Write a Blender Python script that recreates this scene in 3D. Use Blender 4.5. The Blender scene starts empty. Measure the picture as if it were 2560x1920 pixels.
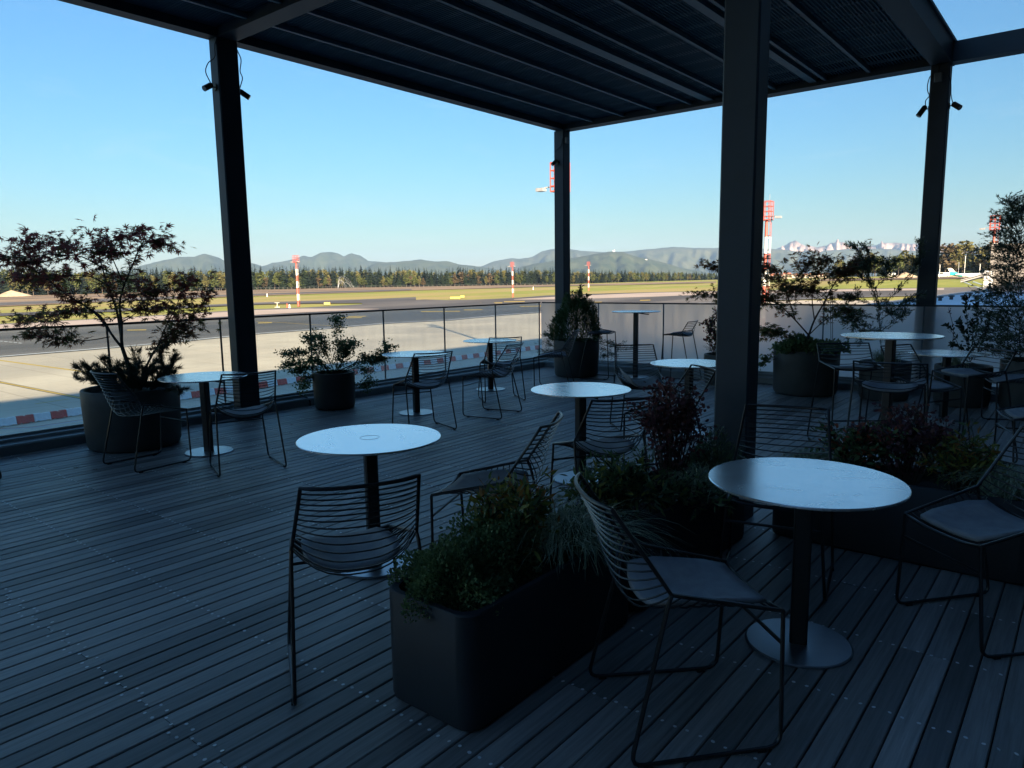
import bpy, math, random
import numpy as np
from mathutils import Vector, Matrix

random.seed(7); rng = np.random.default_rng(7)
SC = bpy.context.scene
COL = SC.collection
R = math.radians

# ------------------------------------------------------------------ camera
F_PX, PITCH, ROLL, AZ, EYE = 1796.2, 0.1407, -0.0140, 0.6828, 1.6
cp, sp = math.cos(PITCH), math.sin(PITCH)
FW = np.array([-math.sin(AZ)*cp, math.cos(AZ)*cp, -sp])
RT0 = np.array([math.cos(AZ), math.sin(AZ), 0.0]); UP0 = np.cross(RT0, FW)
RT = math.cos(ROLL)*RT0 + math.sin(ROLL)*UP0
UP = -math.sin(ROLL)*RT0 + math.cos(ROLL)*UP0
O = np.array([0, 0, EYE])
cam = bpy.data.cameras.new('camera'); camo = bpy.data.objects.new('camera', cam); COL.objects.link(camo)
cam.sensor_fit = 'HORIZONTAL'; cam.sensor_width = 36.0; cam.lens = F_PX/2560*36.0
cam.clip_start = 0.05; cam.clip_end = 90000
camo.matrix_world = Matrix(((RT[0], UP[0], -FW[0], O[0]), (RT[1], UP[1], -FW[1], O[1]), (RT[2], UP[2], -FW[2], O[2]), (0, 0, 0, 1)))
SC.camera = camo

# ------------------------------------------------------------------ light
SUN_EL, SUN_AZ = R(14.0), R(-35.0)          # direction to the sun, azimuth from +X
sund = Vector((math.cos(SUN_EL)*math.cos(SUN_AZ), math.cos(SUN_EL)*math.sin(SUN_AZ), math.sin(SUN_EL)))
world = bpy.data.worlds.new('World'); SC.world = world; world.use_nodes = True
wn = world.node_tree; wn.nodes.clear()
sky = wn.nodes.new('ShaderNodeTexSky'); sky.sky_type = 'NISHITA'; sky.sun_disc = False
sky.sun_elevation = SUN_EL; sky.sun_rotation = math.pi/2 - SUN_AZ
sky.altitude = 400; sky.air_density = 1.8; sky.dust_density = 0.0; sky.ozone_density = 8.5
bg = wn.nodes.new('ShaderNodeBackground'); bg.inputs[1].default_value = 0.05
wo = wn.nodes.new('ShaderNodeOutputWorld')
wtc = wn.nodes.new('ShaderNodeTexCoord'); wmp = wn.nodes.new('ShaderNodeMapping'); wmp.inputs['Scale'].default_value = (1.2, 3.0, 9.0); wmp.inputs['Rotation'].default_value = (.25, .1, .6)
wnz = wn.nodes.new('ShaderNodeTexNoise'); wnz.inputs['Scale'].default_value = 2.2; wnz.inputs['Detail'].default_value = 9; wnz.inputs['Roughness'].default_value = .62; wnz.inputs['Distortion'].default_value = .7
wrp = wn.nodes.new('ShaderNodeValToRGB'); wrp.color_ramp.elements[0].position = .56; wrp.color_ramp.elements[1].position = .86; wrp.color_ramp.elements[1].color = (.16, .16, .16, 1)
wmx = wn.nodes.new('ShaderNodeMix'); wmx.data_type = 'RGBA'; wmx.inputs[7].default_value = (4.6, 5.0, 5.2, 1)
wn.links.new(wtc.outputs['Generated'], wmp.inputs[0]); wn.links.new(wmp.outputs[0], wnz.inputs['Vector']); wn.links.new(wnz.outputs['Fac'], wrp.inputs[0]); wn.links.new(wrp.outputs[0], wmx.inputs[0])
wn.links.new(sky.outputs[0], wmx.inputs[6]); wn.links.new(wmx.outputs[2], bg.inputs[0]); wn.links.new(bg.outputs[0], wo.inputs[0])
sl = bpy.data.lights.new('sun', 'SUN'); sl.energy = 5.0; sl.angle = R(0.5); sl.color = (1.0, 0.80, 0.56)
so = bpy.data.objects.new('sun', sl); COL.objects.link(so)
so.rotation_euler = sund.to_track_quat('Z', 'Y').to_euler()
SC.view_settings.view_transform = 'Standard'; SC.view_settings.look = 'None'
SC.view_settings.exposure = 2.05; SC.view_settings.gamma = 1.0
SC.cycles.use_denoising = True
SC.cycles.max_bounces = 8; SC.cycles.transparent_max_bounces = 24
SC.cycles.diffuse_bounces = 3; SC.cycles.glossy_bounces = 3; SC.cycles.transmission_bounces = 4; SC.cycles.volume_bounces = 0
SC.cycles.sample_clamp_indirect = 4.0
SC.cycles.caustics_reflective = False; SC.cycles.caustics_refractive = False

# ------------------------------------------------------------------ pixel helpers
def ray(x, y): return FW + (x-1280)/F_PX*RT - (y-960)/F_PX*UP
def bz(x, y, z=0.0):
    d = ray(x, y); return O + d*((z-EYE)/d[2])
def by(x, y, Y):
    d = ray(x, y); return O + d*(Y/d[1])
def bx(x, y, X):
    d = ray(x, y); return O + d*(X/d[0])
def atd(x, y, depth):                # point at a depth along the view axis
    return O + ray(x, y)*depth
def hdist(x, y, dist):               # point at a horizontal distance
    d = ray(x, y); return O + d*(dist/math.hypot(d[0], d[1]))

# ------------------------------------------------------------------ mesh helpers
def tag(o, label=None, cat=None, group=None, kind=None):
    if label: o['label'] = label
    if cat: o['category'] = cat
    if group: o['group'] = group
    if kind: o['kind'] = kind
    return o
def mkobj(name, me, parent=None):
    o = bpy.data.objects.new(name, me); COL.objects.link(o)
    if parent: o.parent = parent
    return o
def empty(name, loc=(0, 0, 0), rz=0.0):
    o = bpy.data.objects.new(name, None); COL.objects.link(o); o.location = loc; o.rotation_euler = (0, 0, rz)
    o.empty_display_size = 0.1
    return o
def copy_tree(o, parent=None):
    c = o.copy(); COL.objects.link(c); c.parent = parent
    for ch in o.children: copy_tree(ch, c)
    return c

class MB:
    def __init__(s): s.v = []; s.f = []; s.m = []; s.mi = 0
    def face(s, idx): s.f.append(idx); s.m.append(s.mi)
    def box(s, a, b):
        (x0, y0, z0), (x1, y1, z1) = a, b; n = len(s.v)
        s.v += [(x0,y0,z0),(x1,y0,z0),(x1,y1,z0),(x0,y1,z0),(x0,y0,z1),(x1,y0,z1),(x1,y1,z1),(x0,y1,z1)]
        for q in ((3,2,1,0),(4,5,6,7),(0,1,5,4),(1,2,6,5),(2,3,7,6),(3,0,4,7)): s.face([n+i for i in q])
        return s
    def cbox(s, c, d): return s.box([c[i]-d[i]/2 for i in range(3)], [c[i]+d[i]/2 for i in range(3)])
    def bbox(s, a, b, r):            # box with chamfered vertical and top edges
        (x0, y0, z0), (x1, y1, z1) = a, b
        ring = [(x0+r,y0),(x1-r,y0),(x1,y0+r),(x1,y1-r),(x1-r,y1),(x0+r,y1),(x0,y1-r),(x0,y0+r)]
        cx, cy = (x0+x1)/2, (y0+y1)/2
        s.prism(ring, [(z0, 0), (z1-r*.6, 0), (z1, r*.6)], (cx, cy)); return s
    def prism(s, ring, levels, c):
        n0 = len(s.v); k = len(ring)
        for z, inset in levels:
            for x, y in ring:
                dx, dy = x-c[0], y-c[1]; L = math.hypot(dx, dy) or 1
                s.v.append((x-dx/L*inset, y-dy/L*inset, z))
        for l in range(len(levels)-1):
            for i in range(k):
                a = n0+l*k+i; b = n0+l*k+(i+1) % k
                s.face([a, b, b+k, a+k])
        s.face([n0+i for i in reversed(range(k))]); s.face([n0+(len(levels)-1)*k+i for i in range(k)])
    def quad(s, a, b, c, d):
        n = len(s.v); s.v += [tuple(a), tuple(b), tuple(c), tuple(d)]; s.face([n, n+1, n+2, n+3]); return s
    def poly(s, pts):
        n = len(s.v); s.v += [tuple(p) for p in pts]; s.face(list(range(n, n+len(pts)))); return s
    def tube(s, pts, r, n=6, closed=False, caps=True):
        P = [Vector(p) for p in pts]; rs = r if isinstance(r, (list, tuple)) else [r]*len(P)
        m = len(P); base = len(s.v); prev = None
        for i in range(m):
            if closed: t = P[(i+1) % m]-P[i-1]
            else: t = P[min(i+1, m-1)]-P[max(i-1, 0)]
            if t.length < 1e-9: t = Vector((0, 0, 1))
            t.normalize()
            if prev is None:
                u = t.cross(Vector((0, 0, 1)))
                if u.length < .1: u = t.cross(Vector((1, 0, 0)))
            else: u = prev - t*prev.dot(t)
            if u.length < 1e-6: u = t.orthogonal()
            u.normalize(); prev = u; w = t.cross(u)
            for k in range(n):
                a = 2*math.pi*k/n; q = P[i] + (u*math.cos(a)+w*math.sin(a))*rs[i]; s.v.append(tuple(q))
        for i in range(m if closed else m-1):
            for k in range(n):
                a = base+i*n+k; b = base+i*n+(k+1) % n; j = base+((i+1) % m)*n
                s.face([a, b, j+(k+1) % n, j+k])
        if caps and not closed:
            s.face([base+k for k in reversed(range(n))]); s.face([base+(m-1)*n+k for k in range(n)])
        return s
    def lathe(s, prof, n=32, c=(0, 0, 0)):
        base = len(s.v); m = len(prof)
        for r, z in prof:
            for k in range(n):
                a = 2*math.pi*k/n; s.v.append((c[0]+r*math.cos(a), c[1]+r*math.sin(a), c[2]+z))
        for i in range(m-1):
            for k in range(n):
                a = base+i*n+k; b = base+i*n+(k+1) % n; s.face([a, b, b+n, a+n])
        if prof[0][0] > 1e-6: s.face([base+k for k in reversed(range(n))])
        if prof[-1][0] > 1e-6: s.face([base+(m-1)*n+k for k in range(n)])
        return s
    def mesh(s, name, mats, smooth=False):
        me = bpy.data.meshes.new(name); me.from_pydata(s.v, [], s.f)
        for m in (mats if isinstance(mats, (list, tuple)) else [mats]): me.materials.append(m)
        if any(s.m): me.polygons.foreach_set('material_index', s.m)
        if smooth:
            me.polygons.foreach_set('use_smooth', [True]*len(s.f))
            try: me.set_sharp_from_angle(angle=R(40))
            except Exception: pass
        me.update(); return me
    def build(s, name, mats, parent=None, smooth=False): return mkobj(name, s.mesh(name, mats, smooth), parent)

def arc_corner(pts, r, n=4):
    """round the inner corners of a polyline"""
    P = [Vector(p) for p in pts]; out = [P[0]]
    for i in range(1, len(P)-1):
        a = P[i-1]-P[i]; b = P[i+1]-P[i]; k = min(r, a.length*.45, b.length*.45)
        p0 = P[i]+a.normalized()*k; p1 = P[i]+b.normalized()*k
        for j in range(n+1):
            t = j/n; out.append(p0*(1-t)**2 + P[i]*2*t*(1-t) + p1*t*t)
    out.append(P[-1]); return out

def np_mesh(name, V, faces_flat, starts, totals, mats, midx=None, smooth=False):
    me = bpy.data.meshes.new(name)
    me.vertices.add(len(V)); me.vertices.foreach_set('co', np.ascontiguousarray(V, dtype=np.float32).ravel())
    me.loops.add(len(faces_flat)); me.loops.foreach_set('vertex_index', np.asarray(faces_flat, dtype=np.int32))
    me.polygons.add(len(starts)); me.polygons.foreach_set('loop_start', np.asarray(starts, dtype=np.int32))
    try: me.polygons.foreach_set('loop_total', np.asarray(totals, dtype=np.int32))
    except Exception: pass
    for m in (mats if isinstance(mats, (list, tuple)) else [mats]): me.materials.append(m)
    if midx is not None: me.polygons.foreach_set('material_index', np.asarray(midx, dtype=np.int32))
    if smooth: me.polygons.foreach_set('use_smooth', np.ones(len(starts), dtype=bool))
    me.update(calc_edges=True); me.validate(); return me

def norm(a): return a/np.maximum(np.linalg.norm(a, axis=-1, keepdims=True), 1e-9)
def rand_dirs(n):
    v = rng.normal(size=(n, 3)); return norm(v)

def cards(name, pos, along, normal, tmpl, faces, size, mats, midx=None):
    """many copies of a small flat template; tmpl (k,3): x across, y along, z off the leaf plane"""
    pos = np.asarray(pos, float); N = len(pos); T = np.asarray(tmpl, float); k = len(T)
    B = norm(np.asarray(along, float)); Nn = np.asarray(normal, float)
    A = norm(np.cross(B, Nn)); C = np.cross(A, B)
    size = np.broadcast_to(np.asarray(size, float), (N,))
    V = pos[:, None, :] + size[:, None, None]*(T[None, :, 0:1]*A[:, None, :] + T[None, :, 1:2]*B[:, None, :] + T[None, :, 2:3]*C[:, None, :])
    fl = np.concatenate([np.asarray(f) for f in faces]); tot = np.array([len(f) for f in faces])
    off = (np.arange(N)*k)[:, None]
    FL = (fl[None, :]+off).ravel(); TT = np.tile(tot, N); ST = np.concatenate([[0], np.cumsum(TT)[:-1]])
    mi = None
    if midx is not None: mi = np.repeat(np.asarray(midx), len(faces))
    return np_mesh(name, V.reshape(-1, 3), FL, ST, TT, mats, mi)

# leaf templates
LEAF = ([(0, 0, 0), (.22, .35, .03), (.17, .7, .02), (0, 1, -.04), (-.17, .7, .02), (-.22, .35, .03)], [[0, 1, 2, 3, 4, 5]])
OVAL = ([(0, 0, 0), (.33, .3, .04), (.3, .72, .03), (0, 1, -.02), (-.3, .72, .03), (-.33, .3, .04)], [[0, 1, 2, 3, 4, 5]])
LANCE = ([(0, 0, 0), (.13, .35, .03), (.09, .7, .01), (0, 1, -.08), (-.09, .7, .01), (-.13, .35, .03)], [[0, 1, 2, 3, 4, 5]])
NEEDLE = ([(-.05, 0, 0), (.05, 0, 0), (0, 1, 0)], [[0, 1, 2]])
SPRAY = ([(-.03, 0, 0), (.03, 0, 0), (.04, .45, 0), (.2, .72, .03), (.03, .62, 0), (0, 1, 0), (-.03, .66, 0), (-.2, .8, .03), (-.04, .5, 0)], [[0, 1, 2, 8], [2, 3, 4], [8, 2, 4, 6], [4, 5, 6], [8, 6, 7]])
def palmate():
    v = [(0, 0, 0)]; lobes = [(-115, .42), (-72, .72), (-34, .92), (0, 1.0), (34, .92), (72, .72), (115, .42)]
    pts = []
    for i, (a, l) in enumerate(lobes):
        if i: 
            am = (a+lobes[i-1][0])/2; pts.append((math.sin(R(am))*.26, math.cos(R(am))*.26, .02))
        pts.append((math.sin(R(a-9))*l*.55, math.cos(R(a-9))*l*.55, .03))
        pts.append((math.sin(R(a))*l, math.cos(R(a))*l, -.10*l))
        pts.append((math.sin(R(a+9))*l*.55, math.cos(R(a+9))*l*.55, .03))
    v += pts; n = len(pts); faces = []
    # fan of each lobe
    i = 0; idx = list(range(1, n+1)); k = 0
    for li in range(7):
        a, b, c = idx[k], idx[k+1], idx[k+2]
        pre = idx[k-1] if li else None; post = idx[k+3] if li < 6 else None
        f = [0] + ([pre] if pre else []) + [a, b, c] + ([post] if post else [])
        faces.append(f); k += 4
    return v, faces
PALM = palmate()

# ------------------------------------------------------------------ materials
def nodes(m): return m.node_tree.nodes, m.node_tree.links
def pmat(name, c, rough=.6, metal=0., var=.2, scale=4., c2=None, bump=0., bscale=None, spec=.5, stretch=(1, 1, 1), rnd=0., trans=0., coords='Object', detail=4., rvar=0.):
    m = bpy.data.materials.new(name); m.use_nodes = True; N, L = nodes(m); b = N['Principled BSDF']
    b.inputs['Roughness'].default_value = rough; b.inputs['Metallic'].default_value = metal
    b.inputs['Specular IOR Level'].default_value = spec
    tc = N.new('ShaderNodeTexCoord'); mp = N.new('ShaderNodeMapping'); mp.inputs['Scale'].default_value = stretch
    L.new(tc.outputs[coords], mp.inputs[0])
    nz = N.new('ShaderNodeTexNoise'); nz.inputs['Scale'].default_value = scale; nz.inputs['Detail'].default_value = detail; nz.inputs['Roughness'].default_value = .6
    L.new(mp.outputs[0], nz.inputs['Vector'])
    rp = N.new('ShaderNodeValToRGB'); rp.color_ramp.elements[0].position = .3; rp.color_ramp.elements[1].position = .7
    lo = tuple(max(0, x*(1-var)) for x in c); hi = tuple(min(1, x*(1+var)) for x in c) if c2 is None else c2
    if c2 is not None: lo = c
    rp.color_ramp.elements[0].color = (*lo, 1); rp.color_ramp.elements[1].color = (*hi, 1)
    L.new(nz.outputs['Fac'], rp.inputs[0]); out = rp.outputs[0]
    if rnd:
        oi = N.new('ShaderNodeObjectInfo'); mr = N.new('ShaderNodeMapRange'); mr.inputs['To Min'].default_value = 1-rnd; mr.inputs['To Max'].default_value = 1+rnd
        L.new(oi.outputs['Random'], mr.inputs[0]); mx = N.new('ShaderNodeVectorMath'); mx.operation = 'SCALE'
        L.new(out, mx.inputs[0]); L.new(mr.outputs[0], mx.inputs['Scale']); out = mx.outputs[0]
    L.new(out, b.inputs['Base Color'])
    if rvar:
        mr2 = N.new('ShaderNodeMapRange'); mr2.inputs['To Min'].default_value = max(.02, rough-rvar); mr2.inputs['To Max'].default_value = min(1, rough+rvar)
        L.new(nz.outputs['Fac'], mr2.inputs[0]); L.new(mr2.outputs[0], b.inputs['Roughness'])
    if bump:
        n2 = N.new('ShaderNodeTexNoise'); n2.inputs['Scale'].default_value = bscale or scale*4; n2.inputs['Detail'].default_value = 5
        L.new(mp.outputs[0], n2.inputs['Vector']); bp = N.new('ShaderNodeBump'); bp.inputs['Strength'].default_value = bump; bp.inputs['Distance'].default_value = .01
        L.new(n2.outputs['Fac'], bp.inputs['Height']); L.new(bp.outputs[0], b.inputs['Normal'])
    if trans:
        tl = N.new('ShaderNodeBsdfTranslucent'); L.new(out, tl.inputs[0]); ms = N.new('ShaderNodeMixShader'); ms.inputs[0].default_value = trans
        L.new(b.outputs[0], ms.inputs[1]); L.new(tl.outputs[0], ms.inputs[2]); L.new(ms.outputs[0], N['Material Output'].inputs[0])
    return m
def foliage(name, c, c2, trans=.3, rough=.45, scale=6.): return pmat(name, c, rough=rough, c2=c2, scale=scale, trans=trans, spec=.35, detail=2)

M = {}
M['steel'] = pmat('anthracite_steel', (.036, .052, .068), rough=.5, var=.12, scale=3, spec=.4, rvar=.06)
M['steel2'] = pmat('anthracite_joist', (.15, .20, .25), rough=.5, var=.15, scale=6)
M['mesh'] = pmat('dark_grating', (.07, .125, .19), rough=.55, var=.15, scale=3)
M['roofsheet'] = pmat('roof_sheet', (.07, .12, .17), rough=.7, var=.1, scale=2)
M['crossbar'] = pmat('underlit_bar', (.30, .36, .42), rough=.5, var=.1, scale=3)  # lighter grey puts the light from below into the bar colour
M['chair'] = pmat('black_powder_coat', (.012, .012, .013), rough=.36, var=.2, scale=20, spec=.6)
M['pad'] = pmat('grey_felt', (.34, .345, .36), rough=.95, var=.12, scale=18, bump=.25, bscale=160, spec=.1)
M['rubber'] = pmat('rubber', (.01, .01, .01), rough=.8)
M['cable'] = pmat('cable', (.012, .012, .014), rough=.5)
M['brass'] = pmat('aged_brass', (.075, .07, .045), rough=.45, metal=.6)
M['lens'] = pmat('lamp_lens', (.35, .36, .38), rough=.2)
M['greybox'] = pmat('grey_plastic', (.18, .19, .20), rough=.5)
M['pot'] = pmat('pot_glaze', (.06, .062, .058), rough=.55, var=.15, scale=5, bump=.05, bscale=60)
M['planter'] = pmat('planter_fibre', (.016, .021, .027), rough=.6, var=.15, scale=5, bump=.06, bscale=50)
M['soil'] = pmat('soil', (.02, .015, .011), rough=.95, var=.4, scale=30, bump=.8)
M['bark'] = pmat('bark', (.05, .038, .03), rough=.85, var=.3, scale=25, bump=.4)
M['bark2'] = pmat('maple_bark', (.035, .032, .026), rough=.7, var=.3, scale=25)
M['screw'] = pmat('screw_painted_glint', (.88, .88, .88), rough=.4, metal=0.0, var=.05)  # matt white colour imitates the sky glint on the screw heads
M['sub'] = pmat('substructure', (.010, .010, .010), rough=.9)
M['kerb'] = pmat('kerb_metal', (.30, .33, .335), rough=.4, var=.25, scale=3, stretch=(1, .3, 1), spec=.5, bump=.05)
M['litter'] = pmat('dry_leaf', (.09, .05, .025), rough=.8, var=.4, scale=30)
M['conc'] = None

def table_mat(name, base, rough, seed):
    m = bpy.data.materials.new(name); m.use_nodes = True; N, L = nodes(m); b = N['Principled BSDF']
    tc = N.new('ShaderNodeTexCoord'); mp = N.new('ShaderNodeMapping'); mp.inputs['Location'].default_value = (seed, seed*.7, 0); mp.inputs['Scale'].default_value = (1, 2.2, 1)
    L.new(tc.outputs['Object'], mp.inputs[0])
    nz = N.new('ShaderNodeTexNoise'); nz.inputs['Scale'].default_value = 2.4; nz.inputs['Detail'].default_value = 6; nz.inputs['Roughness'].default_value = .55; nz.inputs['Distortion'].default_value = 1.4
    L.new(mp.outputs[0], nz.inputs['Vector'])
    rp = N.new('ShaderNodeValToRGB'); rp.color_ramp.elements[0].position = .35; rp.color_ramp.elements[1].position = .72
    rp.color_ramp.elements[0].color = (*[x*.86 for x in base], 1); rp.color_ramp.elements[1].color = (*base, 1)
    L.new(nz.outputs['Fac'], rp.inputs[0]); L.new(rp.outputs[0], b.inputs['Base Color'])
    mr = N.new('ShaderNodeMapRange'); mr.inputs['To Min'].default_value = rough-.05; mr.inputs['To Max'].default_value = rough+.12
    L.new(nz.outputs['Fac'], mr.inputs[0]); L.new(mr.outputs[0], b.inputs['Roughness'])
    b.inputs['Metallic'].default_value = .85; return m
M['ttop'] = table_mat('table_top_sheen', (.93, .95, .97), .22, 0)
M['tbase'] = table_mat('table_base_sheen', (.36, .38, .41), .3, 3)
M['tring'] = pmat('table_ring', (.36, .38, .40), rough=.4)

def wood_mat():
    m = bpy.data.materials.new('weathered_decking'); m.use_nodes = True; N, L = nodes(m); b = N['Principled BSDF']
    tc = N.new('ShaderNodeTexCoord'); oi = N.new('ShaderNodeObjectInfo')
    add = N.new('ShaderNodeVectorMath'); add.operation = 'ADD'
    cmb = N.new('ShaderNodeCombineXYZ'); ml = N.new('ShaderNodeMath'); ml.operation = 'MULTIPLY'; ml.inputs[1].default_value = 37.0
    geo = N.new('ShaderNodeNewGeometry')
    L.new(geo.outputs['Position'], add.inputs[0]); L.new(oi.outputs['Random'], ml.inputs[0]); L.new(ml.outputs[0], cmb.inputs[2]); L.new(cmb.outputs[0], add.inputs[1])
    mp = N.new('ShaderNodeMapping'); mp.inputs['Scale'].default_value = (38, 1.6, 1); L.new(add.outputs[0], mp.inputs[0])
    g = N.new('ShaderNodeTexNoise'); g.inputs['Scale'].default_value = 1.6; g.inputs['Detail'].default_value = 8; g.inputs['Roughness'].default_value = .7; g.inputs['Distortion'].default_value = .4
    L.new(mp.outputs[0], g.inputs['Vector'])
    mp2 = N.new('ShaderNodeMapping'); mp2.inputs['Scale'].default_value = (1.2, .5, 1); L.new(add.outputs[0], mp2.inputs[0])
    s = N.new('ShaderNodeTexNoise'); s.inputs['Scale'].default_value = 1.3; s.inputs['Detail'].default_value = 5
    L.new(mp2.outputs[0], s.inputs['Vector'])
    rp = N.new('ShaderNodeValToRGB'); rp.color_ramp.elements[0].position = .25; rp.color_ramp.elements[1].position = .75
    rp.color_ramp.elements[0].color = (.165, .155, .145, 1); rp.color_ramp.elements[1].color = (.38, .362, .345, 1)
    L.new(g.outputs['Fac'], rp.inputs[0])
    r2 = N.new('ShaderNodeMapRange'); r2.inputs['From Min'].default_value = .3; r2.inputs['From Max'].default_value = .7; r2.inputs['To Min'].default_value = .78; r2.inputs['To Max'].default_value = 1.22
    L.new(s.outputs['Fac'], r2.inputs[0])
    r3 = N.new('ShaderNodeMapRange'); r3.inputs['To Min'].default_value = .58; r3.inputs['To Max'].default_value = 1.45; L.new(oi.outputs['Random'], r3.inputs[0])
    mm = N.new('ShaderNodeMath'); mm.operation = 'MULTIPLY'; L.new(r2.outputs[0], mm.inputs[0]); L.new(r3.outputs[0], mm.inputs[1])
    sc = N.new('ShaderNodeVectorMath'); sc.operation = 'SCALE'; L.new(rp.outputs[0], sc.inputs[0]); L.new(mm.outputs[0], sc.inputs['Scale'])
    L.new(sc.outputs[0], b.inputs['Base Color'])
    rr = N.new('ShaderNodeMapRange'); rr.inputs['To Min'].default_value = .38; rr.inputs['To Max'].default_value = .62; L.new(s.outputs['Fac'], rr.inputs[0]); L.new(rr.outputs[0], b.inputs['Roughness'])
    b.inputs['Specular IOR Level'].default_value = .6
    bp = N.new('ShaderNodeBump'); bp.inputs['Strength'].default_value = .35; bp.inputs['Distance'].default_value = .004; L.new(g.outputs['Fac'], bp.inputs['Height']); L.new(bp.outputs[0], b.inputs['Normal'])
    return m
M['wood'] = wood_mat()

def glass_mat(name, haze, tint, seed):
    """laminated pane with a film of dried drops and condensation"""
    m = bpy.data.materials.new(name); m.use_nodes = True; N, L = nodes(m); N.remove(N['Principled BSDF'])
    tr = N.new('ShaderNodeBsdfTransparent'); tr.inputs[0].default_value = (*tint, 1)
    gl = N.new('ShaderNodeBsdfGlossy'); gl.inputs['Roughness'].default_value = .04; gl.inputs['Color'].default_value = (.9, .95, .95, 1)
    tl = N.new('ShaderNodeBsdfTranslucent'); tl.inputs[0].default_value = (.93, .95, .97, 1)
    df = N.new('ShaderNodeBsdfDiffuse'); df.inputs[0].default_value = (.75, .78, .8, 1)
    film = N.new('ShaderNodeMixShader'); film.inputs[0].default_value = .25; L.new(tl.outputs[0], film.inputs[1]); L.new(df.outputs[0], film.inputs[2])
    tc = N.new('ShaderNodeTexCoord'); mp = N.new('ShaderNodeMapping'); mp.inputs['Scale'].default_value = (5, 5, .9); mp.inputs['Location'].default_value = (seed, seed, seed)
    geo = N.new('ShaderNodeNewGeometry'); L.new(geo.outputs['Position'], mp.inputs[0])
    nz = N.new('ShaderNodeTexNoise'); nz.inputs['Scale'].default_value = 1.5; nz.inputs['Detail'].default_value = 8; nz.inputs['Roughness'].default_value = .65
    L.new(mp.outputs[0], nz.inputs['Vector'])
    mr = N.new('ShaderNodeMapRange'); mr.inputs['From Min'].default_value = .3; mr.inputs['From Max'].default_value = .75; mr.inputs['To Min'].default_value = haze*.75; mr.inputs['To Max'].default_value = min(.95, haze*1.25)
    L.new(nz.outputs['Fac'], mr.inputs[0])
    m1 = N.new('ShaderNodeMixShader'); L.new(mr.outputs[0], m1.inputs[0]); L.new(tr.outputs[0], m1.inputs[1]); L.new(film.outputs[0], m1.inputs[2])
    fr = N.new('ShaderNodeFresnel'); fr.inputs[0].default_value = 1.18
    m2 = N.new('ShaderNodeMixShader'); L.new(fr.outputs[0], m2.inputs[0]); L.new(m1.outputs[0], m2.inputs[1]); L.new(gl.outputs[0], m2.inputs[2])
    L.new(m2.outputs[0], N['Material Output'].inputs[0]); return m
M['glassL'] = glass_mat('clear_pane', .05, (.93, .97, .96), 2)
M['glassL2'] = glass_mat('dusty_pane', .16, (.92, .96, .96), 4)

def mist_mat():
    m = glass_mat('misted_pane', .46, (.95, .98, 1.0), 9); N, L = nodes(m)
    tr = [n for n in N if n.type == 'BSDF_TRANSPARENT'][0]; mix = tr.outputs[0].links[0].to_node
    rf = N.new('ShaderNodeBsdfRefraction'); rf.inputs['IOR'].default_value = 1.12; rf.inputs['Roughness'].default_value = .42; rf.inputs['Color'].default_value = (.97, .985, 1, 1)
    ms = N.new('ShaderNodeMixShader'); ms.inputs[0].default_value = .8; L.new(tr.outputs[0], ms.inputs[1]); L.new(rf.outputs[0], ms.inputs[2]); L.new(ms.outputs[0], mix.inputs[1]); return m
M['glassR'] = mist_mat()

# ------------------------------------------------------------------ terrain
GZ = -7.3
TH = [-90, 0, 15.8, 31.6, 54.8, 61, 66.7, 72, 75.3, 84.5, 120, 270]
RF = [900, 900, 900, 950, 1150, 1350, 1600, 1000, 820, 800, 900, 900]
ZB = [-5.4, -5.4, -5.2, -2.9, -2.4, -.6, 1.2, 1.8, 2.6, 2.8, -2, -5.4]
def theta(x, y): return math.degrees(math.atan2(y, -x))
def tz(x, y):
    r = math.hypot(x, y)
    if r < 300: return GZ
    t = theta(x, y); t = t if t > -90 else t+360
    rf = np.interp(t, TH, RF); zb = np.interp(t, TH, ZB)
    return GZ + (zb-GZ)*min(1.0, (r-300)/(rf-300))
def tpix(x, y, off=0.0):
    """pixel -> terrain"""
    d = ray(x, y); h = math.hypot(d[0], d[1]); lo, hi = 20.0, 6000.0
    def g(r): p = O+d*(r/h); return p[2]-tz(p[0], p[1])-off
    r = lo
    prev = lo
    while r < hi:
        if g(r) <= 0: break
        prev = r; r *= 1.03
    a, b = prev, min(r, hi)
    for _ in range(40):
        m = (a+b)/2
        if g(m) > 0: a = m
        else: b = m
    p = O+d*(b/h); return np.array([p[0], p[1], tz(p[0], p[1])+off])

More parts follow.
